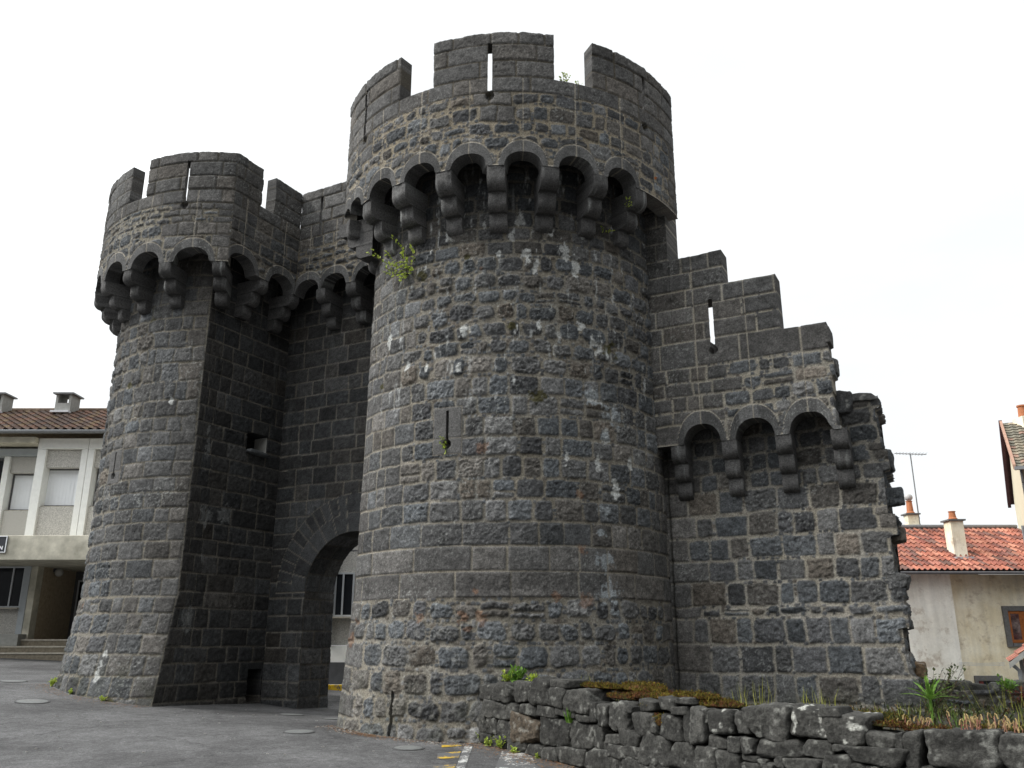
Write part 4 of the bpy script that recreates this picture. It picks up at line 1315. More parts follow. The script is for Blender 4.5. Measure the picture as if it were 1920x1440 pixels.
# moss on the wall top
mossc = {'y': (.14, .105, .012), 'r': (.12, .045, .016), 'g': (.06, .07, .015)}
def moss_patch(s, z, half, kind, seed, back=.12):
    """a low cushion covered with short tufts of several colours"""
    p = path_pt(s); d = path_dir(s); n = np.array([-d[1], d[0]]); n = n if n[1] > 0 else -n
    half = (half[0] * 1.15, half[1] * 1.15, half[2] * .55)
    q, F, C, sm = stone_block(half, seed, n=15, ex=2.2, rough=.35, tint=mossc[kind], lich=0)
    nn = fbm(q[:, 0] * 14, q[:, 1] * 14 + q[:, 2] * 9, seed, 3)
    C = lerp_col(C * .7, np.array(mossc['r' if kind == 'y' else 'g']) * .7, sst(-.02, .12, nn))
    rg = np.random.default_rng(seed); m = int(2600 * (half[0] * half[1] + half[2] * .08) / .04); m = min(m, 3800)
    k = rg.integers(0, len(q), m); base = q[k] + rg.normal(0, .012, (m, 3)); keepz = base[:, 2] > -half[2] * .3
    base = base[keepz]; m = len(base)
    up = np.stack([rg.normal(0, .6, m), rg.normal(0, .6, m), np.ones(m)], 1); up /= np.linalg.norm(up, axis=1)[:, None]
    sd = np.cross(up, rg.normal(size=(m, 3))); sd /= np.linalg.norm(sd, axis=1)[:, None] + 1e-6
    ln = rg.uniform(.010, .030, m)[:, None]; wd = rg.uniform(.003, .007, m)[:, None]
    v = np.stack([base - sd * wd, base + sd * wd, base + up * ln + sd * wd * .5, base + up * ln - sd * wd * .5], 1)
    pal = np.array([mossc['y'], mossc['y'], mossc['r'], mossc['g']])[rg.choice(4, m, p=[.5, .2, .2, .1] if kind == 'y' else ([.15, .1, .6, .15] if kind == 'r' else [.2, .2, .1, .5]))] * rg.uniform(.5, 1.35, m)[:, None]
    o = mesh_obj("moss", [(q, F, C, True), (v.reshape(-1, 3), np.arange(m * 4).reshape(m, 4), np.repeat(pal, 4, 0), False)], M['moss'], dry)
    pp = p + n * back; o.location = (*pp, z); o.rotation_euler = (0, 0, math.atan2(d[1], d[0]))
M['moss'] = masonry_mat("cushion_moss", 90, .03)
for s, z, half, kind, seed, back in ((3.0, .96, (.5, .16, .05), 'y', 21, .55), (3.9, .93, (.5, .2, .06), 'r', 22, .5), (4.6, .92, (.4, .16, .05), 'y', 23, .45), (5.5, .88, (.4, .12, .05), 'g', 24, .4), (6.5, .9, (.5, .12, .05), 'g', 25, .45), (2.75, 1.0, (.30, .12, .045), 'y', 1, .25), (3.25, 1.0, (.36, .16, .10), 'y', 2, .5), (3.3, .90, (.32, .14, .06), 'r', 3, .25), (3.75, .93, (.30, .16, .05), 'r', 4, .3),
                               (4.2, .95, (.22, .10, .05), 'y', 5, .2), (4.75, .99, (.30, .12, .05), 'y', 6, .22), (5.15, .93, (.22, .10, .05), 'y', 7, .2), (5.35, .93, (.12, .08, .04), 'r', 8, .14),
                               (4.38, .72, (.10, .06, .10), 'y', 9, .0), (4.1, .86, (.12, .08, .06), 'y', 10, .06), (6.98, .86, (.20, .10, .03), 'r', 11, .2), (7.9, .70, (.05, .06, .14), 'g', 12, .08),
                               (2.2, 1.0, (.2, .1, .04), 'g', 13, .3), (7.36, .84, (.16, .10, .04), 'r', 14, .2), (3.63, .70, (.05, .06, .12), 'y', 15, .05), (8.0, .86, (.25, .10, .03), 'g', 16, .3)):
    moss_patch(s, z, half, kind, seed, back)
# planted bed between this wall and the masonry
bed = [tuple(c[1]) for c in core] + [(9.5, 8.0), (12.5, 12.5), (12.0, 16.0), tuple(wu(-1.0, 15.7)), tuple(wu(-4.9, 15.7)), tuple(arc_pt(CR, rad(60), 3.3)), tuple(arc_pt(CR, rad(40), 3.3)), tuple(arc_pt(CR, rad(24), 3.3))]
mb = MB(); bz = [.70] * len(core) + [.62, .55, .45, .43, .48, .60, .68, .72]
cx_, cy_ = 4.6, 11.2
for i in range(len(bed)):
    j = (i + 1) % len(bed); mb.poly([(*bed[i], bz[i]), (*bed[j], bz[j]), (cx_, cy_, .60)])
structure(mb.build("soil_bed", M['earth']))

# ------------------------------------------------------------------ road details
M['paint_white'] = None


def paint_mat(name, col, cover):
    m, n, b = new_mat(name)
    t = noise_node(n, 26, 6, .7); t2 = noise_node(n, 3.0, 3, .5)
    ad = n.nodes.new("ShaderNodeMath"); ad.operation = 'ADD'
    n.links.new(t.outputs["Fac"], ad.inputs[0]); n.links.new(t2.outputs["Fac"], ad.inputs[1])
    mr = n.nodes.new("ShaderNodeMapRange"); mr.inputs[1].default_value = cover; mr.inputs[2].default_value = cover + .06
    n.links.new(ad.outputs[0], mr.inputs[0])
    mx = n.nodes.new("ShaderNodeMix"); mx.data_type = 'RGBA'
    mx.inputs[6].default_value = (.10, .10, .10, 1); mx.inputs[7].default_value = (*col, 1)
    n.links.new(mr.outputs[0], mx.inputs[0]); n.links.new(mx.outputs[2], b.inputs["Base Color"])
    t3 = noise_node(n, 95, 3, .7); bump(n, b, t3.outputs["Fac"], .5, .008)
    return m


M['pw'] = paint_mat("worn_white_paint", (.48, .48, .46), 1.03)
M['py'] = paint_mat("worn_yellow_paint", (.46, .30, .03), 1.04)


def drape(name, quad, mat, lift=.005, n=10):
    a, b, c, d = [np.array(p, float) for p in quad]
    t = np.linspace(0, 1, n); A, B = np.meshgrid(t, t)
    P = (a[None, None] * (1 - A[..., None]) + b[None, None] * A[..., None]) * (1 - B[..., None]) + (d[None, None] * (1 - A[..., None]) + c[None, None] * A[..., None]) * B[..., None]
    Z = ground_z_mesh(P[..., 0], P[..., 1]) + lift
    o = mesh_obj(name, [(np.concatenate([P, Z[..., None]], -1).reshape(-1, 3), grid_faces(n, n), None, True)], mat)
    structure(o); return o


def ground_z_mesh(x, y):
    """height of the ground mesh itself (bilinear on its grid)"""
    i = np.clip(np.searchsorted(gx, x) - 1, 0, len(gx) - 2); j = np.clip(np.searchsorted(gy, y) - 1, 0, len(gy) - 2)
    fx = (x - gx[i]) / (gx[i + 1] - gx[i]); fy = (y - gy[j]) / (gy[j + 1] - gy[j])
    return (GZ[j, i] * (1 - fx) + GZ[j, i + 1] * fx) * (1 - fy) + (GZ[j + 1, i] * (1 - fx) + GZ[j + 1, i + 1] * fx) * fy


for q in (((-1.03, 13.45), (-.74, 13.62), (-.74, 14.1), (-1.06, 13.95)), ((-1.0, 12.35), (-.72, 12.5), (-.72, 13.05), (-1.04, 12.9)), ((-.98, 11.3), (-.72, 11.45), (-.72, 11.95), (-1.0, 11.8)), ((-.97, 10.2), (-.72, 10.35), (-.72, 10.9), (-1.0, 10.75))):
    drape("yellow_marking", q, M['py'])
drape("white_line", ((-.715, 9.8), (-.60, 9.8), (-.58, 14.1), (-.70, 14.1)), M['pw'])
drape("white_marking", ((-.28, 10.2), (.36, 10.2), (.26, 13.1), (-.14, 13.1)), M['pw'])

M['plate'] = plain_mat("grey_cast_cover", (.15, .155, .15), .3, 30, rough=.6, bstr=.2)
M['plate_rim'] = plain_mat("dark_cover_rim", (.075, .075, .075), .2, 30, rough=.7)
PL = [(-9.19, 17.4, .27, "pale round ground cover nearest the farther tower's foot at the left"), (-11.27, 20.4, .26, "pale round ground cover farthest left, towards the steps"),
      (-3.43, 14.77, .22, "pale round ground cover on the asphalt in front of the arch"), (-1.50, 13.32, .20, "pale round ground cover on the asphalt left of the yellow marking"),
      (-4.47, 18.5, .22, "pale round ground cover just outside the arch's left pier"), (-3.42, 17.6, .20, "pale round ground cover against the near tower's left foot")]
for x, y, r, lab in PL:
    t = thing("ground_cover", lab, "ground cover", (x, y, float(ground_z_mesh(np.array([x]), np.array([y]))[0])), "round covers set in the asphalt")
    e = .3
    sx = (float(ground_z_mesh(np.array([x + e]), np.array([y]))[0]) - float(ground_z_mesh(np.array([x - e]), np.array([y]))[0])) / (2 * e)
    sy = (float(ground_z_mesh(np.array([x]), np.array([y + e]))[0]) - float(ground_z_mesh(np.array([x]), np.array([y - e]))[0])) / (2 * e)
    mb = MB(); mb.lathe(0, 0, [(r + .035, -.01), (r + .035, .010), (r, .012)], 28); a = mb.build("rim", M['plate_rim'], t)
    mb = MB(); mb.lathe(0, 0, [(r, 0), (r, .014), (r * .6, .020), (.01, .022)], 28); b = mb.build("lid", M['plate'], t)
    t.rotation_euler = (math.atan(sy), -math.atan(sx), 0)

# ------------------------------------------------------------------ tiled roofs
M['tile'] = masonry_mat("clay_roof_tile", 70, .004)


def tiled_roof(x0, x1, ye, ze, yr, zr, pitch, row, amp, seed, cols, xf, res=7, verge=0.0):
    """x along the eave, slope from eave (ye, ze) to ridge (yr, zr); xf maps local (x, y, z) to world"""
    Ls = math.hypot(yr - ye, zr - ze); nx = int((x1 - x0) / pitch * res) + 1; nr = int(Ls / row)
    xs = np.linspace(x0, x1, nx); rows = []
    for k in range(nr): rows += [k * row + 1e-4, k * row + row * .5, (k + 1) * row - 1e-4]
    v = np.array(rows); X, Vv = np.meshgrid(xs, v)
    kx = np.floor(X / pitch); ky = np.floor(Vv / row)
    ph = (X / pitch) % 1.0
    h = amp * np.where(ph < .55, np.sin(ph / .55 * math.pi), -.35 * np.sin((ph - .55) / .45 * math.pi)) + .035 * (1 - (Vv / row) % 1.0) * 1.0
    h = h + .006 * (hsh(kx, ky, seed) - .5)
    ci = (hsh(kx, ky, seed + 1) * len(cols)).astype(int); c = np.array(cols)[np.clip(ci, 0, len(cols) - 1)]
    c = c * (.75 + .5 * hsh(kx, ky, seed + 2))[..., None] * (1 + .5 * fbm(X * 1.2, Vv * 1.2, seed + 3, 3))[..., None]
    n = np.array([0, -(zr - ze), (yr - ye)]) / Ls; n = n if n[2] > 0 else -n
    P = np.stack([X, ye + (yr - ye) * Vv / Ls, ze + (zr - ze) * Vv / Ls], -1) + n * h[..., None]
    F = grid_faces(len(v), nx)
    W_ = np.array([xf(*p) for p in P.reshape(-1, 3)])
    return [(W_, F, c.reshape(-1, 3), False)]


# ------------------------------------------------------------------ pebbledash building at the left
M['pebble'] = plain_mat("pebbledash_panel", (.48, .465, .43), .5, 45, bstr=.7, bdist=.012, bscale=50)
M['pillar'] = plain_mat("cream_painted_concrete", (.84, .845, .81), .05, 6, bstr=.05)
M['band'] = plain_mat("weathered_concrete", (.62, .59, .49), .18, 3.5, bstr=.2, bscale=40, col2=(.40, .38, .31))
M['grey_conc'] = plain_mat("grey_concrete", (.30, .30, .28), .15, 8)
M['greypil'] = plain_mat("grey_painted_metal", (.42, .45, .47), .06, 6, bstr=.02)
M['brownwall'] = plain_mat("brown_render", (.38, .31, .22), .2, 9, bstr=.35, bscale=70)
M['blind'] = plain_mat("white_slat_blind", (.86, .88, .90), .03, 3, bstr=0)
M['frame'] = plain_mat("dark_window_frame", (.10, .10, .105), .1, 6, rough=.5, bstr=0)
M['alu'] = plain_mat("aluminium_frame", (.50, .52, .54), .06, 6, rough=.45, bstr=0, metal=.3)
M['gutter'] = plain_mat("zinc_gutter", (.20, .205, .21), .15, 8, rough=.5, bstr=.05)
M['glass'] = plain_mat("dark_window_glass", (.018, .02, .024), .1, 2, rough=.06, bstr=0)
M['step'] = plain_mat("worn_step_concrete", (.42, .39, .33), .2, 12, bstr=.2)
M['riser'] = plain_mat("stained_step_riser", (.19, .165, .125), .3, 12, bstr=.3)

sch = thing("school_building", "two-storey pebbledash building with a brown tiled roof at the left edge", "building", (-17, 30, 1))
sch.location = (0, 0, 0)
mb = MB()
mb.box(-17.02, -11, 30.56, 38, 4.88, 8.3); mb.box(-30, -17.022, 30.96, 38, 4.88, 8.3)
mb.build("wall", M['pebble'], sch)
def panel(x0, x1, y, z0, z1, name="panel", mat='pebble'):
    mb = MB(); mb.box(x0, x1, y, y + .40, z0, z1); return mb.build(name, M[mat], sch, bevel=.006)
# projecting bay
for x0, x1 in ((-16.69, -15.42), (-14.96, -13.7), (-13.4, -12.2)):
    panel(x0, x1, 30.12, 7.46, 8.1); panel(x0, x1, 30.10, 4.87, 6.05)
panel(-18.24, -17.0, 30.62, 7.36, 7.95); panel(-18.24, -17.0, 30.60, 4.87, 5.98); panel(-21.0, -18.45, 30.60, 4.87, 5.98)
for x0, x1 in ((-17.0, -16.69), (-15.42, -15.20), (-15.185, -14.96), (-13.7, -13.4)):
    mb = MB(); mb.box(x0, x1, 30.0, 30.6, 4.87, 8.11); mb.build("pillar", M['pillar'], sch, bevel=.01)
mb = MB(); mb.box(-18.45, -18.24, 30.5, 31.0, 4.87, 7.95); mb.build("pillar", M['pillar'], sch, bevel=.01)
for x0, x1 in ((-17.0, -15.195), (-15.18, -13.3), (-13.28, -11)):
    mb = MB(); mb.box(x0, x1, 29.98, 30.6, 8.115, 8.50); mb.build("fascia_panel", M['pillar'], sch, bevel=.01)
mb = MB(); mb.box(-30, -17.02, 30.45, 30.97, 7.96, 8.22); mb.build("fascia_panel", M['greypil'], sch)
mb = MB(); mb.box(-30, -17.02, 29.75, 30.97, 8.30, 8.50); mb.build("soffit_board", M['band'], sch)
def window(x0, x1, y, z0, z1, blind=True, div=None, root=None, fm='frame'):
    root = root or sch
    f = MB(); t = .05
    f.box(x0, x0 + t, y, y + .08, z0, z1); f.box(x1 - t, x1, y, y + .08, z0, z1); f.box(x0 + t, x1 - t, y, y + .08, z1 - t, z1); f.box(x0 + t, x1 - t, y, y + .08, z0, z0 + t)
    if div: f.box(div - .025, div + .025, y - .01, y + .07, z0 + t, z1 - t)
    w = f.build("window", M[fm], root)
    g = MB(); g.box(x0 + t, x1 - t, y + .035, y + .045, z0 + t, z1 - t)
    if blind:
        b = MB(); n = int((x1 - x0) / .127)
        for k in range(n):
            a = x0 + t + (x1 - x0 - 2 * t) * k / n; c = x0 + t + (x1 - x0 - 2 * t) * (k + 1) / n
            b.poly([(a - .012, y + .024, z0 + t), (c, y + .012, z0 + t), (c, y + .012, z1 - t), (a - .012, y + .024, z1 - t)])
        b.build("blind", M['blind'], w)
    g.build("pane", M['glass'], w)
    s = MB(); s.box(x0 - .02, x1 + .02, y - .22, y + .02, z0 - .05, z0 - .005); s.build("sill", M['step'], w)
    return w
window(-16.76, -15.56, 30.40, 6.10, 7.46)
window(-14.93, -13.72, 30.40, 6.10, 7.44, blind=False)
mb = MB(); mb.box(-14.86, -14.70, 30.34, 30.38, 6.16, 7.38); mb.build("blind", M['blind'], sch)
window(-18.22, -17.0, 30.86, 6.02, 7.36)
window(-19.8, -18.46, 30.86, 6.02, 7.9, blind=False)
# canopy beam over the entrance
mb = MB(); mb.box(-24, -11.5, 28.5, 34.0, 4.07, 4.868); cb = mb.build("canopy", M['band'], sch, bevel=.015)
# ground floor
gf = MB(); gf.box(-24, -17.33, 31.14, 31.3, .9, 4.069); gf.build("ground_wall", M['pebble'], sch)
window(-18.75, -17.34, 31.05, 2.64, 4.06, blind=False, div=-17.755, fm='alu')
window(-20.3, -18.8, 31.05, 2.64, 4.06, blind=False, div=-19.5, fm='alu')
mb = MB(); mb.box(-17.33, -17.11, 30.98, 31.4, .9, 4.068); mb.build("pillar", M['greypil'], sch, bevel=.01)
mb = MB(); mb.box(-17.108, -16.87, 31.0, 31.4, .9, 4.068); mb.build("pillar", M['band'], sch, bevel=.01)
mb = MB(); mb.box(-17.0, -16.868, 31.4, 33.8, 1.5, 4.068); mb.build("porch_wall", M['brownwall'], sch)
mb = MB(); mb.box(-16.866, -11.6, 33.75, 33.9, 1.5, 4.068); mb.build("porch_back", M['frame'], sch)
d_ = MB(); d_.box(-16.7, -15.5, 33.66, 33.74, 1.57, 3.75); dd = d_.build("door", M['alu'], sch)
g_ = MB(); g_.box(-16.62, -15.58, 33.63, 33.655, 2.55, 3.68); g_.box(-16.62, -15.58, 33.63, 33.655, 1.70, 2.45); g_.build("pane", M['glass'], dd)
h_ = MB(); h_.tube([(-16.58, 33.60, 2.5), (-16.58, 33.60, 2.62)], .02); h_.build("handle", M['alu'], dd)
mb = MB(); mb.box(-11.6, -11.4, 31, 33.9, .5, 4.068); mb.build("porch_wall", M['brownwall'], sch)
for k, (z, y0) in enumerate(((1.57, 30.72), (1.35, 30.40), (1.14, 30.08))):
    mb = MB(); mb.box(-22 if k else -16.95, -11.6, y0, 31.0 if k else 33.8, .4, z - .05); s = mb.build("step", M['riser'], sch)
    mb = MB(); mb.box(-22.02 if k else -16.95, -11.58, y0 - .03, y0 + .35, z - .049, z); mb.build("tread", M['step'], s, bevel=.008)
mb = MB(); mb.box(-22, -16.93, 30.5, 31.0, 1.36, 1.74); mb.build("low_parapet", M['grey_conc'], sch)
# gutter and roof
mb = MB(); mb.tube([(-30, 29.42, 8.62), (-10.8, 29.42, 8.62)], .075, n=10); mb.build("gutter", M['gutter'], sch, smooth=True)
RC = [(.115, .062, .042), (.10, .058, .042), (.082, .054, .042), (.12, .082, .048), (.072, .052, .044), (.095, .064, .050)]
ident = lambda x, y, z: (x, y, z)
rp = tiled_roof(-26, -10.8, 29.40, 8.68, 34.0, 10.60, .30, .36, .045, 61, RC, ident)
rf = mesh_obj("roof", rp, M['tile'], sch)
mb = MB(); mb.poly([(-26, 34, 10.58), (-10.8, 34, 10.58), (-10.8, 38.5, 8.6), (-26, 38.5, 8.6)]); mb.poly([(-10.85, 29.45, 8.6), (-10.85, 34, 10.5), (-10.85, 38.4, 8.6)]); mb.poly([(-26, 29.45, 8.64), (-10.85, 29.45, 8.64), (-10.85, 33.9, 10.5), (-26, 33.9, 10.5)])
mb.build("roof_back", M['brownwall'], rf)
rg2 = MB(); rg2.tube([(-26, 34.0, 10.60), (-10.8, 34.0, 10.60)], .10, n=10); rg2.build("ridge", plain_mat("ridge_tile", (.12, .085, .06), .4, 6), rf, smooth=True)
for x, lab in ((-18.25, 0), (-20.98, 1)):
    c = MB(); z0, z1 = 10.10, 10.98; x0, x1, y0, y1 = x, x + .62, 32.9, 33.6
    c.box(x0, x1, y0, y1, z0, 10.62)
    for a, b in ((x0, x0 + .1), (x1 - .1, x1)): c.box(a, b, y0, y1, 10.62, z1)
    ch = c.build("chimney", M['grey_conc'], rf)
    k = MB(); k.poly([(x0 - .1, y0 - .1, z1 + .07), (x1 + .1, y0 - .1, z1 + .0), (x1 + .1, y1 + .1, z1 + .0), (x0 - .1, y1 + .1, z1 + .07)]); k.box(x0 - .1, x1 + .1, y0 - .1, y1 + .1, z1 + .002, z1 + .06); k.build("cap", M['gutter'], ch)
    l = MB(); l.box(x0 - .05, x1 + .05, y0 - .22, y0 - .02, 10.19, 10.27); l.build("flashing", plain_mat("bright_lead_flashing", (.62, .63, .65), .1, 10, rough=.5), ch)
# lamp
lp = thing("wall_lamp", "round white globe lamp on the brown porch wall", "lamp", (-16.80, 32.1, 3.92))
mb = MB(); mb.lathe(0, 0, [(.01, -.15)] + [(.15 * math.cos(a), .15 * math.sin(a)) for a in np.linspace(-1.4, 1.4, 10)] + [(.01, .15)], 16)
o = mb.build("globe", plain_mat("opal_glass_globe", (.42, .41, .38), .05, 4, rough=.4, bstr=0), lp, smooth=True); o.location = (.12, 0, 0)
mb = MB(); mb.box(-.07, .02, -.06, .06, .02, .16); mb.build("bracket", M['frame'], lp)
# sign on the canopy: only its right end is in the picture
sg_ = thing("name_sign", "dark sign with white border and white lettering on the concrete canopy", "sign", (0, 0, 0))
mb = MB(); mb.box(-18.6, -16.655, 28.44, 28.495, 4.31, 4.83); bd = mb.build("board", plain_mat("charcoal_enamel", (.055, .057, .065), .05, 4, rough=.5, bstr=0), sg_)
fr_ = MB(); zA, zB = 4.30, 4.845
fr_.box(-16.675, -16.645, 28.425, 28.44, zA, zB); fr_.box(-18.6, -16.675, 28.425, 28.44, zB - .028, zB); fr_.box(-18.6, -16.675, 28.425, 28.44, zA, zA + .028); fr_.build("border", M['blind'], sg_)
def text(body, size, loc, rot, mat, parent, align='RIGHT', ext=.006, bold=.0):
    cu = bpy.data.curves.new("lettering", 'FONT'); cu.body = body; cu.size = size; cu.align_x = align; cu.extrude = ext; cu.offset = bold
    tmp = bpy.data.objects.new("tmp", cu); COL.objects.link(tmp)
    dg = bpy.context.evaluated_depsgraph_get(); me = bpy.data.meshes.new_from_object(tmp.evaluated_get(dg))
    bpy.data.objects.remove(tmp); me.materials.clear(); me.materials.append(mat)
    o = bpy.data.objects.new("lettering", me); COL.objects.link(o); o.location = loc; o.rotation_euler = rot; o.parent = parent
    return o
text("UE", .115, (-16.94, 28.43, 4.625), (math.pi / 2, 0, 0), M['blind'], sg_, bold=.004)
text("DON", .17, (-16.74, 28.43, 4.395), (math.pi / 2, 0, 0), M['blind'], sg_, bold=.006)

# ------------------------------------------------------------------ building seen through the arch, with its kerb
bld = thing("pebbledash_building", "pebbledash building with a grey window, seen through the arch", "building")
mb = MB(); mb.box(-12, 2, 27.12, 34, 1.40, 8); mb.build("wall", M['pebble'], bld)
mb = MB(); mb.box(-5.62, -5.50, 27.0, 27.2, 1.40, 8); mb.build("pillar", M['greypil'], bld)
mb = MB(); mb.box(-12, 2, 27.115, 27.135, 4.21, 4.25); mb.build("joint", M['frame'], bld)
mb = MB(); mb.box(-12, 2, 27.06, 27.3, .91, 1.38); mb.build("cream_band", M['pillar'], bld)
mb = MB(); mb.box(-12, 2, 27.03, 27.3, .0, .908); mb.build("plinth", plain_mat("dark_plinth", (.075, .078, .085), .15, 5), bld)
window(-5.48, -4.88, 27.06, 2.24, 3.56, blind=False, div=-5.22, root=bld, fm='alu')
kb = MB()
for k in range(12): kb.box(-11.9 + k * 1.1, -10.82 + k * 1.1, 26.4, 26.55, -.2, .30)
kb = kb.build("yellow_kerb", paint_mat("worn_yellow_kerb", (.55, .36, .02), .86), bevel=.015); structure(kb)
mb = MB(); mb.box(-12, 2, 26.55, 27.05, -.2, .285); structure(mb.build("pavement", M['grey_conc']))

# ------------------------------------------------------------------ low house with the orange roof, at the right
M['render'] = None
def old_render(name, pale=False):
    m, n, b = new_mat(name)
    t1 = noise_node(n, 1.1, 6, .65); t2 = noise_node(n, 14, 5, .65)
    tc = n.nodes.new("ShaderNodeTexCoord"); mp = n.nodes.new("ShaderNodeMapping"); mp.inputs[3].default_value = (5, 5, .45)
    t4 = n.nodes.new("ShaderNodeTexNoise"); t4.inputs["Scale"].default_value = 1.2; t4.inputs["Detail"].default_value = 5
    n.links.new(tc.outputs["Object"], mp.inputs[0]); n.links.new(mp.outputs[0], t4.inputs["Vector"])
    mx = n.nodes.new("ShaderNodeMix"); mx.data_type = 'RGBA'; mx.inputs[6].default_value = (.74, .65, .46, 1) if not pale else (.80, .77, .68, 1); mx.inputs[7].default_value = (.88, .82, .66, 1) if not pale else (.90, .88, .80, 1)
    mr = n.nodes.new("ShaderNodeMapRange"); mr.inputs[1].default_value = .38; mr.inputs[2].default_value = .6
    n.links.new(t1.outputs["Fac"], mr.inputs[0]); n.links.new(mr.outputs[0], mx.inputs[0])
    c = mul_rgb(n, mx.outputs[2], t2.outputs["Fac"], .93, 1.05); c = mul_rgb(n, c, t4.outputs["Fac"], .86, 1.06)
    mx2 = n.nodes.new("ShaderNodeMix"); mx2.data_type = 'RGBA'; mx2.inputs[7].default_value = (.30, .21, .13, 1)
    t5 = noise_node(n, 2.6, 6, .7); mr2 = n.nodes.new("ShaderNodeMapRange"); mr2.inputs[1].default_value = .54; mr2.inputs[2].default_value = .68; mr2.inputs[4].default_value = .55
    n.links.new(t5.outputs["Fac"], mr2.inputs[0]); n.links.new(mr2.outputs[0], mx2.inputs[0]); n.links.new(c, mx2.inputs[6])
    n.links.new(mx2.outputs[2], b.inputs["Base Color"])
    bump(n, b, t2.outputs["Fac"], .4, .012)
    return m
M['render'] = old_render("old_cream_render")
M['darkstone'] = plain_mat("dressed_dark_stone", (.13, .128, .125), .25, 14, bstr=.4)
M['wood'] = plain_mat("varnished_orange_wood", (.30, .095, .022), .25, 18, rough=.5, bstr=.1)
M['terracotta'] = plain_mat("terracotta_pot", (.42, .16, .075), .12, 9, bstr=.05)
M['cream'] = plain_mat("cream_plaster", (.62, .55, .40), .08, 5, bstr=.15)
hs_ = thing("low_house", "low cream rendered house with an orange pantile roof, behind the ruined wall", "house")
mb = MB(); mb.box(10, 13.42, 26.75, 27.4, -.3, 3.50); mb.build("wall_strip", old_render("pale_render", True), hs_)
mb = MB(); mb.box(13.422, 16.3, 27.0, 33, -.3, 3.50); mb.box(10, 13.42, 27.42, 33, -.3, 3.49); mb.build("wall", M['render'], hs_)
OC = [(.34, .13, .085), (.29, .105, .07), (.38, .17, .115), (.23, .085, .062), (.31, .13, .095), (.17, .075, .06), (.14, .08, .065)]
ye, ze, yr, zr = 26.28, 3.56, 30.0, 5.30
roof = mesh_obj("roof", tiled_roof(9.6, 17.6, ye, ze, yr, zr, .17, .40, .045, 81, OC, ident, res=9), M['tile'], hs_)
mb = MB(); mb.poly([(9.6, yr, zr), (17.6, yr, zr), (17.6, 33.6, 3.6), (9.6, 33.6, 3.6)]); mb.poly([(9.6, ye + .03, ze - .03), (17.6, ye + .03, ze - .03), (17.6, yr, zr - .05), (9.6, yr, zr - .05)][::-1]); mb.build("underside", M['darkstone'], roof)
mb = MB(); mb.box(9.6, 17.6, yr - .14, yr + .14, zr - .02, zr + .10); mb.build("ridge_capping", M['gutter'], roof, bevel=.04)
mb = MB(); mb.box(9.6, 16.6, 26.12, 26.26, 3.45, 3.53); mb.build("gutter", M['frame'], hs_, bevel=.03)
# window with wooden shutters, and the cellar opening
f = MB(); f.box(14.98, 15.13, 26.93, 27.1, 1.35, 2.55); f.box(15.13, 16.1, 26.93, 27.1, 2.40, 2.55); f.box(15.13, 16.1, 26.90, 27.1, 1.36, 1.46); f.build("window_surround", M['darkstone'], hs_, bevel=.01)
w = MB(); w.box(15.13, 15.20, 26.96, 27.0, 1.47, 2.40); w.box(15.46, 15.54, 26.96, 27.0, 1.47, 2.40); w.box(15.20, 15.46, 26.96, 27.0, 1.47, 1.56); w.box(15.20, 15.46, 26.96, 27.0, 2.32, 2.40); w.box(15.54, 15.95, 26.96, 27.0, 1.47, 2.40)
w = w.build("window", M['wood'], hs_, bevel=.008)
g = MB(); g.box(15.2, 15.46, 26.97, 26.985, 1.56, 2.32); g.build("pane", plain_mat("curtained_glass", (.07, .022, .022), .7, 9, rough=.25, bstr=0, col2=(.16, .12, .11)), w)
f = MB(); f.box(13.83, 14.66, 26.93, 27.1, .38, .53); f.box(13.83, 13.93, 26.93, 27.1, -.2, .378); f.build("cellar_surround", M['darkstone'], hs_, bevel=.01)
g = MB(); g.box(13.93, 14.6, 26.96, 27.0 - .004, -.2, .375); g = g.build("cellar_opening", M['glass'], hs_)
g2 = MB(); g2.box(13.94, 14.06, 26.93, 26.955, -.2, .37); g2.build("shutter", plain_mat("red_brown_shutter", (.12, .03, .025), .2, 12), g)
def chimney(x0, x1, y0, y1, z0, z1, pot, root, mat, capm):
    c = MB(); c.box(x0, x1, y0, y1, z0, z1); ch = c.build("chimney", mat, root, bevel=.012)
    k = MB(); k.box(x0 - .06, x1 + .06, y0 - .06, y1 + .06, z1 + .001, z1 + .05); k.build("cap", capm, ch)
    p = MB(); p.lathe((x0 + x1) / 2, (y0 + y1) / 2, [(.14, z1 + .05), (.145, z1 + .09), (.115, z1 + .12), (.095, z1 + pot - .03), (.115, z1 + pot - .02), (.115, z1 + pot), (.08, z1 + pot), (.08, z1 + pot - .1)], 18)
    p.build("chimney_pot", M['terracotta'], ch, smooth=False)
    return ch
ch1 = chimney(13.98, 14.40, 27.35, 27.8, 3.9, 5.20, .33, roof, M['render'], M['darkstone'])
l = MB(); l.box(13.92, 14.48, 27.16, 27.36, 3.99, 4.055); l.build("flashing", M['alu'], ch1)
ch2 = chimney(13.9, 14.28, 30.05, 30.4, 4.9, 5.77, .50, roof, M['render'], M['darkstone'])
b = MB(); b.lathe(14.09, 30.22, [(.06, 6.26)] + [(.14 * math.cos(a), 6.40 + .13 * math.sin(a)) for a in np.linspace(-1.1, 1.5, 9)], 14); b.build("cowl", plain_mat("grey_ball_cowl", (.42, .41, .40), .15, 12), ch2, smooth=True)
ant = thing("tv_antenna", "thin television antenna on a mast beside the rear chimney", "antenna", (14.38, 30.25, 5.2))
m_ = MB(); m_.tube([(0, 0, -.2), (0, 0, 2.80)], .022, n=6); m_.build("mast", M['gutter'], ant)
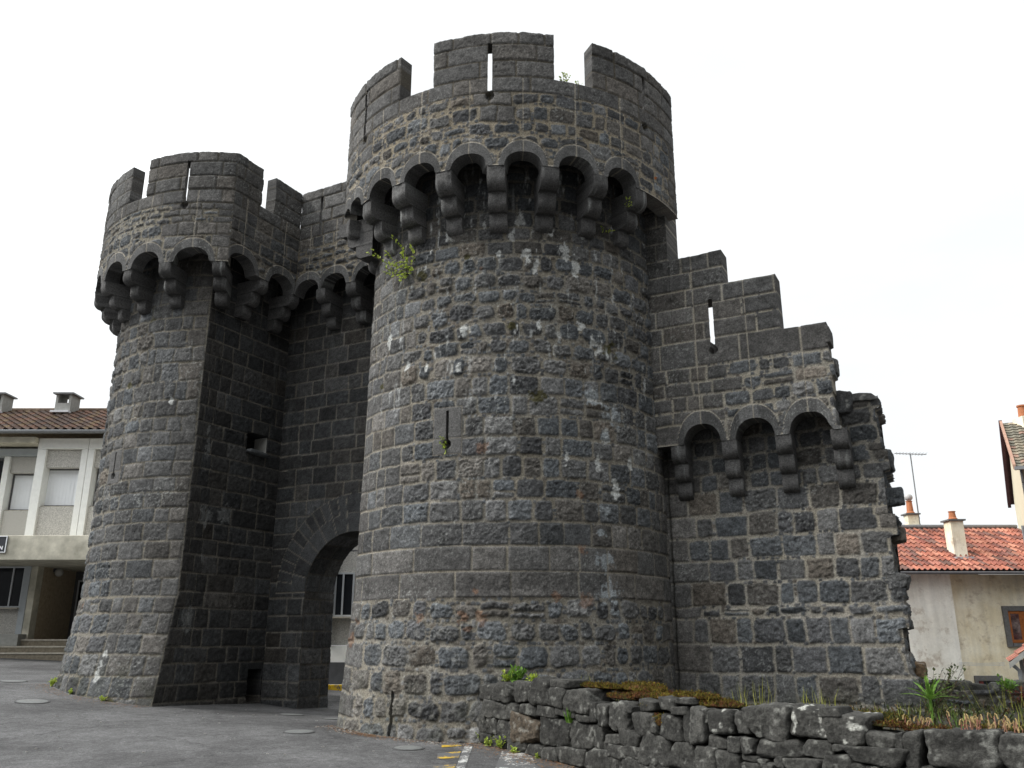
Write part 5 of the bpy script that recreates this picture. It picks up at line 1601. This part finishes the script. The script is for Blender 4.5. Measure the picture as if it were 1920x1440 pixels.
m_ = MB(); m_.tube([(-.56, 0, 2.80), (.58, 0, 2.76)], .014, n=5); m_.build("boom", M['gutter'], ant)
e = MB()
for k in range(10):
    x = -.54 + k * .115; e.tube([(x, -.16 - .01 * k, 2.805 - .004 * k), (x, .16 + .01 * k, 2.805 - .004 * k)], .008, n=4)
e.build("elements", M['gutter'], ant)
c = MB(); c.tube([(-.12, 0, .48), (.03, 0, .48)], .018, n=5); c.tube([(-.12, 0, .25), (.03, 0, .25)], .018, n=5); c.build("bracket", M['frame'], ant)
wr = MB()
for k in range(3):
    z = [.92, .885, .85][k]
    wr.tube([(13.30, 26.7, z), (13.9, 26.62, z - .03), (14.6, 26.6, z - .01)], .007, n=4)
tag(wr.build("washing_line", M['alu']), "three thin washing lines stretched before the cream house wall", "washing line", kind='thing')

# tall house, its corner just inside the frame at the upper right
th = thing("tall_house", "tall cream house with grey-green tiled roof at the upper right edge", "house")
o28 = np.array([15.8, 26.5])
def t28(a, b, z):   # a along W (right), b along U (back)
    return (o28[0] + a * W2[0] + b * U2[0], o28[1] + a * W2[1] + b * U2[1], z)
t28p = lambda p: t28(*p)
EZ_, RZ_, BZ_ = 6.72, 8.95, 6.55
mb = MB()
g0 = [(.16, .2, -.3), (.16, 7.0, -.3), (.16, 7.0, 6.6), (.16, 3.5, 8.72), (.16, .2, 6.68)]
mb.poly([t28(*p) for p in g0]); mb.build("gable_wall", M['cream'], th)
mb = MB(); mb.poly([t28(.16, .2, -.3), t28(7, .2, -.3), t28(7, .2, 6.7), t28(.16, .2, 6.7)]); mb.poly([t28(7, .2, -.3), t28(7, 7, -.3), t28(7, 7, 6.6), t28(7, 3.5, 8.7), t28(7, .2, 6.7)]); mb.poly([t28(.16, 7, -.3), t28(7, 7, -.3), t28(7, 7, 6.6), t28(.16, 7, 6.6)]); mb.build("wall", M['cream'], th)
q = MB()
for k in range(15):
    l = .34 if k % 2 else .22
    q.box(.155, l, .13, .26, -.3 + k * .47, -.3 + k * .47 + .455, rot=t28p)
q.build("quoin", M['darkstone'], th, bevel=.01)
GC = [(.20, .175, .13), (.17, .155, .12), (.23, .19, .14), (.25, .16, .12), (.15, .14, .11)]
rt = mesh_obj("roof", tiled_roof(0, 7.2, -.25, EZ_, 3.5, RZ_, .23, .27, .02, 91, GC, t28, res=6), M['tile'], th)
mb = MB(); mb.poly([t28(0, -.25, EZ_ - .08), t28(7.2, -.25, EZ_ - .08), t28(7.2, 3.5, RZ_ - .08), t28(0, 3.5, RZ_ - .08)][::-1]); mb.poly([t28(0, 3.5, RZ_), t28(7.2, 3.5, RZ_), t28(7.2, 7.3, BZ_), t28(0, 7.3, BZ_)]); mb.build("underside", plain_mat("purple_brown_boards", (.10, .055, .06), .2, 9), rt)
mb = MB()
mb.v = [t28(-.03, -.30, EZ_ - .08), t28(.05, -.30, EZ_ - .08), t28(.05, 3.5, RZ_ - .03), t28(-.03, 3.5, RZ_ - .03), t28(-.03, -.30, EZ_ + .08), t28(.05, -.30, EZ_ + .08), t28(.05, 3.5, RZ_ + .10), t28(-.03, 3.5, RZ_ + .10)]
mb.f = [(0, 3, 2, 1), (4, 5, 6, 7), (0, 1, 5, 4), (1, 2, 6, 5), (2, 3, 7, 6), (3, 0, 4, 7)]
mb.build("verge", plain_mat("verge_tile", (.36, .22, .16), .2, 8), rt)
mb = MB()
mb.v = [t28(-.06, 3.5, RZ_ - .12), t28(.05, 3.5, RZ_ - .12), t28(.05, 7.3, BZ_ - .12), t28(-.06, 7.3, BZ_ - .12), t28(-.06, 3.5, RZ_ + .12), t28(.05, 3.5, RZ_ + .12), t28(.05, 7.3, BZ_ + .1), t28(-.06, 7.3, BZ_ + .1)]
mb.f = [(0, 3, 2, 1), (4, 5, 6, 7), (0, 1, 5, 4), (1, 2, 6, 5), (2, 3, 7, 6), (3, 0, 4, 7)]
mb.build("barge_board", plain_mat("purple_barge_board", (.085, .042, .05), .2, 9), rt)
mb = MB(); mb.box(0, 7.2, -.42, -.28, EZ_ - .10, EZ_, rot=t28p); mb.build("gutter", M['gutter'], th)
mb = MB(); p = t28(.95, 3.4, 0); mb.box(p[0] - .5, p[0] + .5, p[1] - .3, p[1] + .3, 8.5, 9.02); ch = mb.build("chimney", M['render'], rt)
mb = MB(); mb.lathe(p[0] - .28, p[1], [(.15, 9.02), (.13, 9.4), (.16, 9.42), (.16, 9.47), (.1, 9.47)], 16); mb.build("chimney_pot", M['terracotta'], ch)
mb = MB(); mb.box(.42, 1.2, .15, .198, 5.5, 6.5, rot=t28p); mb.build("window", M['pillar'], th)
mb = MB(); mb.tube([t28(-.03, .1, 4.95), t28(-.03, .1, 3.2)], .04, n=8); mb.build("downpipe", M['gutter'], th)

# lean-to shed at the right edge, set square to the old walls
sh = thing("lean_to_shed", "small stone shed with a tiled lean-to roof at the right edge", "shed", (0, 0, 0))
os_ = np.array([12.16, 21.8])
def tsh(a, b, z): return (os_[0] + a * W2[0] + b * U2[0], os_[1] + a * W2[1] + b * U2[1], z)
laysh = Layout(-.4, courses(-.4, [(3.2, 'coursed', .14, .2)], 51), 0, 3.4, 1401, mcol=(.42, .34, .28))
def shmap(S, Z):
    P = np.stack([os_[0] + S * W2[0], os_[1] + S * W2[1], Z], -1); return P, np.broadcast_to(np.array([-U2[0], -U2[1], 0]), P.shape)
Sx = np.arange(.22, 2.9, .03); zt = 1.0 + Sx * .80 - .06
Zs = -.3 + (zt[None, :] + .3) * np.linspace(0, 1, 60)[:, None]
shp = lambda S, Z, h, col, d, m: (h, lerp_col(col, (.28, .17, .13), .6 * m))
mesh_obj("wall", sheet(Sx, Zs, shmap, laysh, post=shp), M['stone'], sh)
mb = MB(); mb.poly([tsh(.22, 0, -.3), tsh(.22, 3, -.3), tsh(.22, 3, 1.1), tsh(.22, 0, 1.1)][::-1]); mb.build("side_wall", M['darkstone'], sh)
xf2 = lambda x, y, z: tsh(y, x, z)
rr = mesh_obj("roof", tiled_roof(-.2, 3, -.05, 1.03, 2.9, 3.39, .22, .28, .035, 95, OC[2:] + [(.22, .10, .08)], xf2, res=6), M['tile'], sh)
mb = MB(); mb.v = [tsh(-.08, -.26, .90), tsh(-.08, -.18, .90), tsh(2.9, -.18, 3.28), tsh(2.9, -.26, 3.28), tsh(-.08, -.26, 1.03), tsh(-.08, -.18, 1.03), tsh(2.9, -.18, 3.42), tsh(2.9, -.26, 3.42)]
mb.f = [(0, 3, 2, 1), (4, 5, 6, 7), (0, 1, 5, 4), (1, 2, 6, 5), (2, 3, 7, 6), (3, 0, 4, 7)]
mb.build("barge_board", M['grey_conc'], rr)
mb = MB(); mb.tube([tsh(.0, -.1, .98), tsh(.12, -.1, .85), tsh(.12, -.1, -.2)], .05, n=8); mb.build("downpipe", M['gutter'], sh)

# second rubble wall behind, right of the broken end
bw = thing("rubble_wall", "low mossy rubble wall in front of the cream house, right of the broken end", "wall")
laybw = Layout(-.2, courses(-.2, [(.36, 'coursed', .24, .3), (.80, 'rubble', .13, .19)], 53), 6.0, 12.5, 1501, mcol=(.05, .046, .035), dark=1.7)
def bwmap(S, Z):
    y = np.interp(S, [6, 8.2, 12.5], [16.0, 15.3, 14.6]) + np.where(Z > .42, .16, 0)
    P = np.stack([S, y, Z], -1); return P, np.broadcast_to(np.array([0, -1., 0]), P.shape)
Sx = np.arange(6.2, 12.4, .03)
zt = .74 + .10 * fbm(Sx * 2.2, Sx * 0, 71, 3)
Zs = np.concatenate([np.repeat(np.linspace(-.2, .42, 24)[:, None], len(Sx), 1), .421 + (zt[None, :] - .421) * np.linspace(0, 1, 16)[:, None]])
bpost = lambda S, Z, h, col, d, m: (h, lerp_col(col, (.045, .055, .012), np.clip(fbm(S * 3, Z * 3, 73, 4) * 3 + .1, 0, 1) * .5))
mesh_obj("wall_face", sheet(Sx, Zs, bwmap, laybw, thick=.35, hs=1.5, post=bpost), M['stone'], bw)
for k in range(15):
    x = 6.5 + k * .32 + rgs.uniform(-.06, .06); y = float(np.interp(x, [6, 8.2, 12.5], [16.0, 15.3, 14.6])) + .3
    o = mesh_obj("top_stone", [stone_block((rgs.uniform(.11, .20), .15, rgs.uniform(.07, .13)), 1700 + k, n=8, tint=(.075, .075, .066), lich=.4 if k % 4 == 2 else .1)], M['stone'], bw)
    o.location = (x, y, .76 + rgs.uniform(-.02, .05)); o.rotation_euler = (0, rgs.uniform(-.2, .2), rgs.uniform(-.3, .3))

# ------------------------------------------------------------------ plants
M['leaf_y'] = leaf_mat("yellow_green_leaf", (.24, .34, .03), (.50, .58, .12))
M['leaf_g'] = leaf_mat("bright_green_leaf", (.09, .20, .03), (.20, .34, .06))
M['leaf_d'] = leaf_mat("dark_olive_leaf", (.035, .055, .02), (.08, .10, .03), .15)
M['grass'] = leaf_mat("yellowed_grass", (.20, .22, .04), (.34, .34, .08))
M['stem'] = plain_mat("brown_stem", (.07, .05, .03), .2, 20)
M['sedum'] = leaf_mat("pink_succulent_stalk", (.34, .15, .11), (.34, .22, .13), .15)
M['sedumh'] = leaf_mat("straw_flower_head", (.34, .25, .11), (.38, .28, .13), .15)
M['red_leaf'] = leaf_mat("dull_red_leaf", (.16, .03, .03), (.11, .05, .025), .2)
M['lit'] = plain_mat("dry_leaf_litter", (.16, .075, .035), .4, 14, col2=(.24, .16, .09))
RP = random.Random(23)


def leaf(mb, p, d, l, w, up=(0, 0, 1)):
    p = Vector(p); d = Vector(d).normalized(); s = d.cross(Vector(up))
    if s.length < 1e-3: s = Vector((1, 0, 0))
    s.normalize(); n = s.cross(d)
    a = p; b = p + d * l * .45 + s * w / 2 + n * w * .15; c = p + d * l; e = p + d * l * .45 - s * w / 2 + n * w * .15; m = p + d * l * .5
    i = len(mb.v); mb.v += [tuple(a), tuple(b), tuple(c), tuple(e), tuple(m)]
    mb.f += [(i, i + 1, i + 4), (i + 1, i + 2, i + 4), (i + 4, i + 2, i + 3), (i, i + 4, i + 3)]


def rv(s=1.0): return Vector((RP.uniform(-s, s), RP.uniform(-s, s), RP.uniform(-s, s)))


def sprig(name, label, cat, base, tips, nleaf, lsize, lmat, smat='stem', sr=.006, group=None):
    """woody stems from base to every tip, leaves along them"""
    base = Vector(base); t = thing(name, label, cat, base, group)
    st = MB(); lf = MB()
    for tip in tips:
        tip = Vector(tip) - base; mid = tip * .5 + rv(.12 * tip.length) + Vector((0, 0, -.05 * tip.length))
        pts = [Vector((0, 0, 0)), mid * .5 + rv(.01), mid, (mid + tip) * .5 + rv(.015), tip]
        st.tube(pts, sr, sr * .4, n=5)
        for k in range(nleaf):
            f = .18 + .82 * (k + RP.random()) / nleaf; seg = f * 4; i = min(3, int(seg)); p = pts[i].lerp(pts[i + 1], seg - i)
            d = (pts[i + 1] - pts[i]).normalized() + rv(1.1)
            leaf(lf, p + rv(lsize * .25), d, lsize * RP.uniform(.7, 1.3), lsize * RP.uniform(.55, .85))
    st.build("stem", M[smat], t); lf.build("foliage", M[lmat], t)
    return t


def rc_pt(ang, z, r): p = arc_pt(CR, rad(ang), r); return (p[0], p[1], z)


sprig("wall_shrub", "leafy yellow-green shrub rooted in the near tower's masonry below its corbels", "shrub", rc_pt(-12.5, 8.30, 3.05),
      [rc_pt(-14.5, 8.95, 3.42), rc_pt(-24, 8.86, 3.50), rc_pt(-28, 8.88, 3.52), rc_pt(-6.5, 8.64, 3.35), rc_pt(-20, 8.34, 3.34), rc_pt(-17, 8.45, 3.36), rc_pt(-7, 8.22, 3.3), rc_pt(-12, 8.05, 3.32), rc_pt(-10, 8.55, 3.4), rc_pt(-17, 8.66, 3.42), rc_pt(-13, 8.15, 3.3), rc_pt(-9, 8.42, 3.33)], 15, .070, 'leaf_y')
sprig("parapet_weed", "small green plant growing in the crenel right of the middle merlon", "weed", rc_pt(43, 11.58, 3.60),
      [rc_pt(42.2, 11.78, 3.62), rc_pt(44, 11.86, 3.62), rc_pt(43.2, 11.9, 3.6), rc_pt(45, 11.78, 3.66), rc_pt(44.4, 11.83, 3.6)], 12, .05, 'leaf_y', sr=.004)
sprig("parapet_weed", "tiny green tuft in the crenel, just left of the right-hand merlon", "weed", rc_pt(47.6, 11.58, 3.62),
      [rc_pt(47, 11.7, 3.64), rc_pt(48, 11.74, 3.62), rc_pt(48.6, 11.66, 3.66)], 9, .045, 'leaf_y', sr=.004)
sprig("corbel_weed", "small weed under the near tower's last arch, by the rightmost corbel", "weed", rc_pt(66, 9.42, 3.5), [rc_pt(63.5, 9.52, 3.64), rc_pt(65, 9.58, 3.66), rc_pt(65.5, 9.45, 3.66)], 8, .045, 'leaf_y', sr=.003)
sprig("corbel_weed", "small drooping weed on the near tower's right side, below its rightmost arch", "weed", rc_pt(62, 9.0, 3.08), [rc_pt(59, 9.02, 3.24), rc_pt(62, 8.98, 3.26), rc_pt(64.5, 9.04, 3.22)], 9, .045, 'leaf_y', sr=.003)
sprig("fern_tuft", "small green tuft growing out of the near tower's middle loophole", "weed", rc_pt(6.3, 4.80, 3.12), [rc_pt(5.4, 4.92, 3.22), rc_pt(6.1, 4.72, 3.24), rc_pt(5.6, 4.82, 3.26), rc_pt(6.6, 4.64, 3.2)], 9, .05, 'leaf_y', sr=.003)


def tuft(name, label, cat, base, h, n, mat, spread=.05, w=.006, lean=(0, 0), group=None):
    base = Vector(base); t = thing(name, label, cat, base, group); mb = MB()
    for k in range(n):
        a = Vector((RP.gauss(0, spread), RP.gauss(0, spread), 0)); hh = h * RP.uniform(.55, 1.1)
        tip = a * 1.5 + Vector((RP.gauss(0, .12) * hh + lean[0], RP.gauss(0, .12) * hh + lean[1], hh)); mid = (a + tip) * .5 + rv(.02)
        s = Vector((RP.uniform(-1, 1), RP.uniform(-1, 1), 0)).normalized() * w
        i = len(mb.v); mb.v += [tuple(a - s), tuple(a + s), tuple(mid - s * .8), tuple(mid + s * .8), tuple(tip)]
        mb.f += [(i, i + 1, i + 3, i + 2), (i + 2, i + 3, i + 4)]
    mb.build("foliage", M[mat], t)
    return t


def weed(label, base, h, n, lsize, mat='leaf_y', name="weed", spread=1.0):
    b = Vector(base)
    tips = [b + Vector((RP.uniform(-.6, .6) * h * spread, RP.uniform(-.6, .6) * h * spread, h * RP.uniform(.5, 1.0))) for _ in range(n)]
    return sprig(name, label, "weed", b, tips, 9, lsize, mat, sr=.003)


def wallp(s, z, back=.2):
    p = path_pt(s); d = path_dir(s); n = np.array([-d[1], d[0]]); n = n if n[1] > 0 else -n
    q = p + n * back; return (q[0], q[1], z)


def lt(ang, r=3.42): p = arc_pt(CL, rad(ang), r); return (p[0], p[1], float(ground_z_mesh(np.array([p[0]]), np.array([p[1]]))[0]))
weed("bright weed at the farther tower's foot, leftmost of the three there", lt(-31, 3.45), .16, 9, .06)
weed("small weed at the farther tower's foot, middle of the three there", lt(-9, 3.43), .10, 5, .05)
weed("low flat weed at the farther tower's foot, rightmost of the three there", lt(8, 3.43), .08, 6, .05, spread=2)
for s, z, lab, h, n in ((.62, .94, "bushy bright green plant on top of the dry-stone wall's left end", .24, 16), (1.05, .96, "small trailing plant on the dry-stone wall, right of the bushy plant", .12, 7)):
    weed(lab, wallp(s, z, .25), h, n, .075, 'leaf_y' if n < 10 else 'leaf_g')
weed("yellow-tipped plant on top of the dry-stone wall, against the tower", wallp(.35, .94, .28), .18, 9, .07)
for s, back, lab in ((.0, -.05, "green weed where the dry-stone wall meets the tower's foot"), (.42, -.08, "pale green weed at the dry-stone wall's foot, by the third stone"), (.75, -.1, "taller green weed at the dry-stone wall's foot"), (1.15, -.12, "flat yellow-green weed beside the white road marking")):
    p = wallp(s, 0, back); z = float(ground_z_mesh(np.array([p[0]]), np.array([p[1]]))[0])
    weed(lab, (p[0], p[1], z), .16 if s != 1.15 else .07, 6, .05)
p = wallp(1.7, 0, -.06); weed("tiny weed at the dry-stone wall's foot, right of the white marking", (p[0], p[1], .02), .09, 4, .04)
tuft("grass_tuft", "tongue-shaped green tuft sticking out of the dry-stone wall's face", "grass tuft", wallp(2.42, .55, -.03), .20, 14, 'leaf_g', .02, .012, lean=(-.02, -.06))
for k, (s, z, back, h, lab) in enumerate(((1.6, .78, .75, .42, "yellowed grass behind the dry-stone wall, nearest the bushy plant"), (2.1, .76, .9, .40, "yellowed grass before the tower, second tuft behind the dry-stone wall"),
                                        (2.7, .75, 1.0, .34, "green grass wisp at the tower's foot, left of the moss"), (5.35, .92, .35, .34, "tall yellow-green grass above the paler lichened stone of the dry-stone wall"), (5.62, .9, .35, .42, "tallest yellow grass on the dry-stone wall, before the joint of the stepped wall"),
                                        (6.15, .92, .30, .34, "yellow grass between the two large lichened stones, left one"), (6.35, .94, .32, .26, "thin yellow grass between the two large lichened stones"), (7.05, .82, .5, .30, "lone thin grass before the curtain wall's foot"),
                                        (7.52, .80, .5, .38, "green grass at the broken end of the curtain wall"), (7.9, .8, 1.2, .45, "tall grass before the rubble wall, behind the pink stalks"))):
    tuft("grass_tuft", lab, "grass tuft", wallp(s, z, back), h * .8, 10, 'grass' if k not in (2, 8) else 'leaf_g', .06, .004)


def stalks(label, s0, s1, z, back, n, h):
    base = Vector(wallp((s0 + s1) / 2, z, back)); t = thing("houseleek_clump", label, "succulent", base, "pink succulent clumps on the dry-stone wall")
    a = MB(); b = MB()
    for k in range(n):
        p = Vector(wallp(RP.uniform(s0, s1), z, back + RP.uniform(-.08, .10))) - base; hh = h * RP.uniform(.55, 1.1); tip = p + Vector((RP.gauss(0, .02), RP.gauss(0, .02), hh))
        c = Vector((RP.uniform(-1, 1), RP.uniform(-1, 1), 0)).normalized() * .02
        a.tube([p, (p + tip) / 2 + rv(.008), tip], .006, .0045, n=5)
        for q in range(7): leaf(a, p.lerp(tip, .1 + .12 * q), rv(1) + Vector((0, 0, .5)), .025, .012)
        b.tube([tip - Vector((0, 0, .01)), tip + c * .6 + Vector((0, 0, .022)), tip + c * 1.4 + Vector((0, 0, .012)), tip + c * 1.9 + Vector((0, 0, -.02))], .005, .0065, n=5)
    a.build("foliage", M['sedum'], t); b.build("blossoms", M['sedumh'], t)
stalks("pink succulent stalks by the curtain wall's broken end", 7.12, 7.42, .80, .22, 9, .13)
stalks("long row of pink and straw succulent stalks behind the biggest boulder", 7.52, 8.0, .80, .20, 24, .17)
stalks("dense pink succulent clump at the right edge on the dry-stone wall", 8.0, 8.45, .80, .18, 20, .16)
# broad-leaved rosette
b = Vector((5.62, 12.2, .62)); t = thing("mullein_rosette", "bright green rosette of long leaves at the foot of the broken wall end", "plant", b)
mb = MB()
for k in range(13):
    a = k * 2.4; el = .35 + .09 * k; d = Vector((math.cos(a) * math.cos(el), math.sin(a) * math.cos(el), math.sin(el)))
    p = Vector((0, 0, .18)); l = .40 - .008 * k
    for q in range(4):
        leaf(mb, p, d, l * .42, .085 * (1 - .15 * q)); p = p + d * l * .22; d = (d + Vector((0, 0, -.16))).normalized()
mb.build("leaf_rosette", M['leaf_g'], t)
m2 = MB(); m2.tube([(0, 0, -.1), (0, 0, .2)], .02, n=6); m2.build("stem", M['leaf_g'], t)
# thin dark shrub before the house
b = Vector((6.36, 13.9, .5))
tips = [b + Vector((RP.uniform(-.1, .62), RP.uniform(-.3, .3), RP.uniform(.15, .75))) for _ in range(24)]
sprig("thin_shrub", "thin dark shrub standing before the cream house wall", "shrub", b, tips, 15, .06, 'leaf_d', sr=.006)
# red-leaved heap on the rubble wall
b = Vector((8.5, 14.9, .62)); tips = [b + Vector((RP.uniform(-.35, .9), RP.uniform(-.3, .3), RP.uniform(-.15, .28))) for _ in range(40)]
sprig("red_leaved_plant", "dull red mossy plant sprawling over the rubble wall", "plant", b, tips, 14, .06, 'red_leaf', sr=.004)
weed("bright green weed beside the red plant on the rubble wall", (8.35, 15.2, .74), .22, 12, .07, 'leaf_g')
tuft("grass_tuft", "long olive grass hanging before the rubble wall at the right", "grass tuft", (7.9, 14.3, .45), .6, 20, 'grass', .25, .004)
tuft("grass_tuft", "dark green grass in front of the rubble wall's left part", "grass tuft", (6.6, 13.0, .5), .35, 24, 'leaf_d', .22, .004)

# low undergrowth over the bed, a continuous cover
rgu = np.random.default_rng(8)
N_ = 5200
ux = rgu.uniform(2.2, 9.6, N_); uy = rgu.uniform(7.6, 13.2, N_)
wline = np.interp(ux, [c[1][0] for c in core], [c[1][1] for c in core]); cw = 15.55 / math.cos(H28) * 0 + (15.6 - ux * U2[0]) / U2[1]
k_ = (uy > wline + .02) & ((uy < cw - .1) | (ux > 6.6)); ux, uy = ux[k_], uy[k_]; N_ = len(ux)
b0 = np.stack([ux, uy, np.full(N_, .60) + .02 * rgu.normal(size=N_)], 1)
up = np.stack([rgu.normal(0, .7, N_), rgu.normal(0, .7, N_), np.ones(N_)], 1); up /= np.linalg.norm(up, axis=1)[:, None]
sd = np.cross(up, rgu.normal(size=(N_, 3))); sd /= np.linalg.norm(sd, axis=1)[:, None]
ln = rgu.uniform(.03, .13, N_)[:, None]; wd = rgu.uniform(.006, .02, N_)[:, None]
vv = np.stack([b0 - sd * wd * .4, b0 + sd * wd * .4, b0 + up * ln + sd * wd * .6, b0 + up * ln - sd * wd * .6], 1)
pal = np.array([(.05, .07, .02), (.08, .09, .025), (.09, .06, .025), (.04, .05, .02)])[rgu.integers(0, 4, N_)] * rgu.uniform(.6, 1.4, N_)[:, None]
structure(mesh_obj("undergrowth", [(vv.reshape(-1, 3), np.arange(N_ * 4).reshape(N_, 4), np.repeat(pal, 4, 0), False)], M['moss']), 'stuff')

# ------------------------------------------------------------------ leaf litter along the foot of the walls
mb = MB()
def litter(n, fn, sz=(.006, .022)):
    for _ in range(n):
        x, y = fn(); z = float(ground_z_mesh(np.array([x]), np.array([y]))[0]) + RP.uniform(.004, .012)
        s = RP.uniform(*sz); a = RP.uniform(0, 6.3); e = [(math.cos(a + q * 1.57) * s * (1 if q % 2 else .6), math.sin(a + q * 1.57) * s * (1 if q % 2 else .6)) for q in range(4)]
        mb.poly([(x + u, y + v, z + RP.uniform(0, .006)) for u, v in e])
def by_wall():
    p = wallp(RP.uniform(.0, 3.4), 0, -.05 - abs(RP.gauss(0, .22))); return p[0], p[1]
def by_tr():
    p = arc_pt(CR, rad(RP.uniform(-36, 19)), 3.5 + abs(RP.gauss(0, .14))); return p
def by_red():
    p = arc_pt(CR, rad(RP.gauss(-12, 4)), 3.52 + abs(RP.gauss(0, .12))); return p
def by_tl():
    p = arc_pt(CL, rad(RP.uniform(-40, 26)), 3.46 + abs(RP.gauss(0, .25))); return p
litter(1400, by_wall); litter(700, by_tr); litter(420, by_red); litter(900, by_tl)
structure(mb.build("leaf_litter", M['lit']), 'stuff')['label'] = "dry brown leaf litter along the foot of the walls"
mb = MB()
def on_road(): return RP.uniform(-9, .6), RP.uniform(9.5, 19)
for _ in range(260):
    x, y = on_road() if RP.random() < .5 else by_tr(); z = float(ground_z_mesh(np.array([x]), np.array([y]))[0]); s = RP.uniform(.006, .02)
    mb.box(x - s, x + s, y - s * .7, y + s * .7, z - .003, z + s * .7)
structure(mb.build("gravel", plain_mat("pale_grit", (.30, .29, .27), .3, 20)), 'stuff')
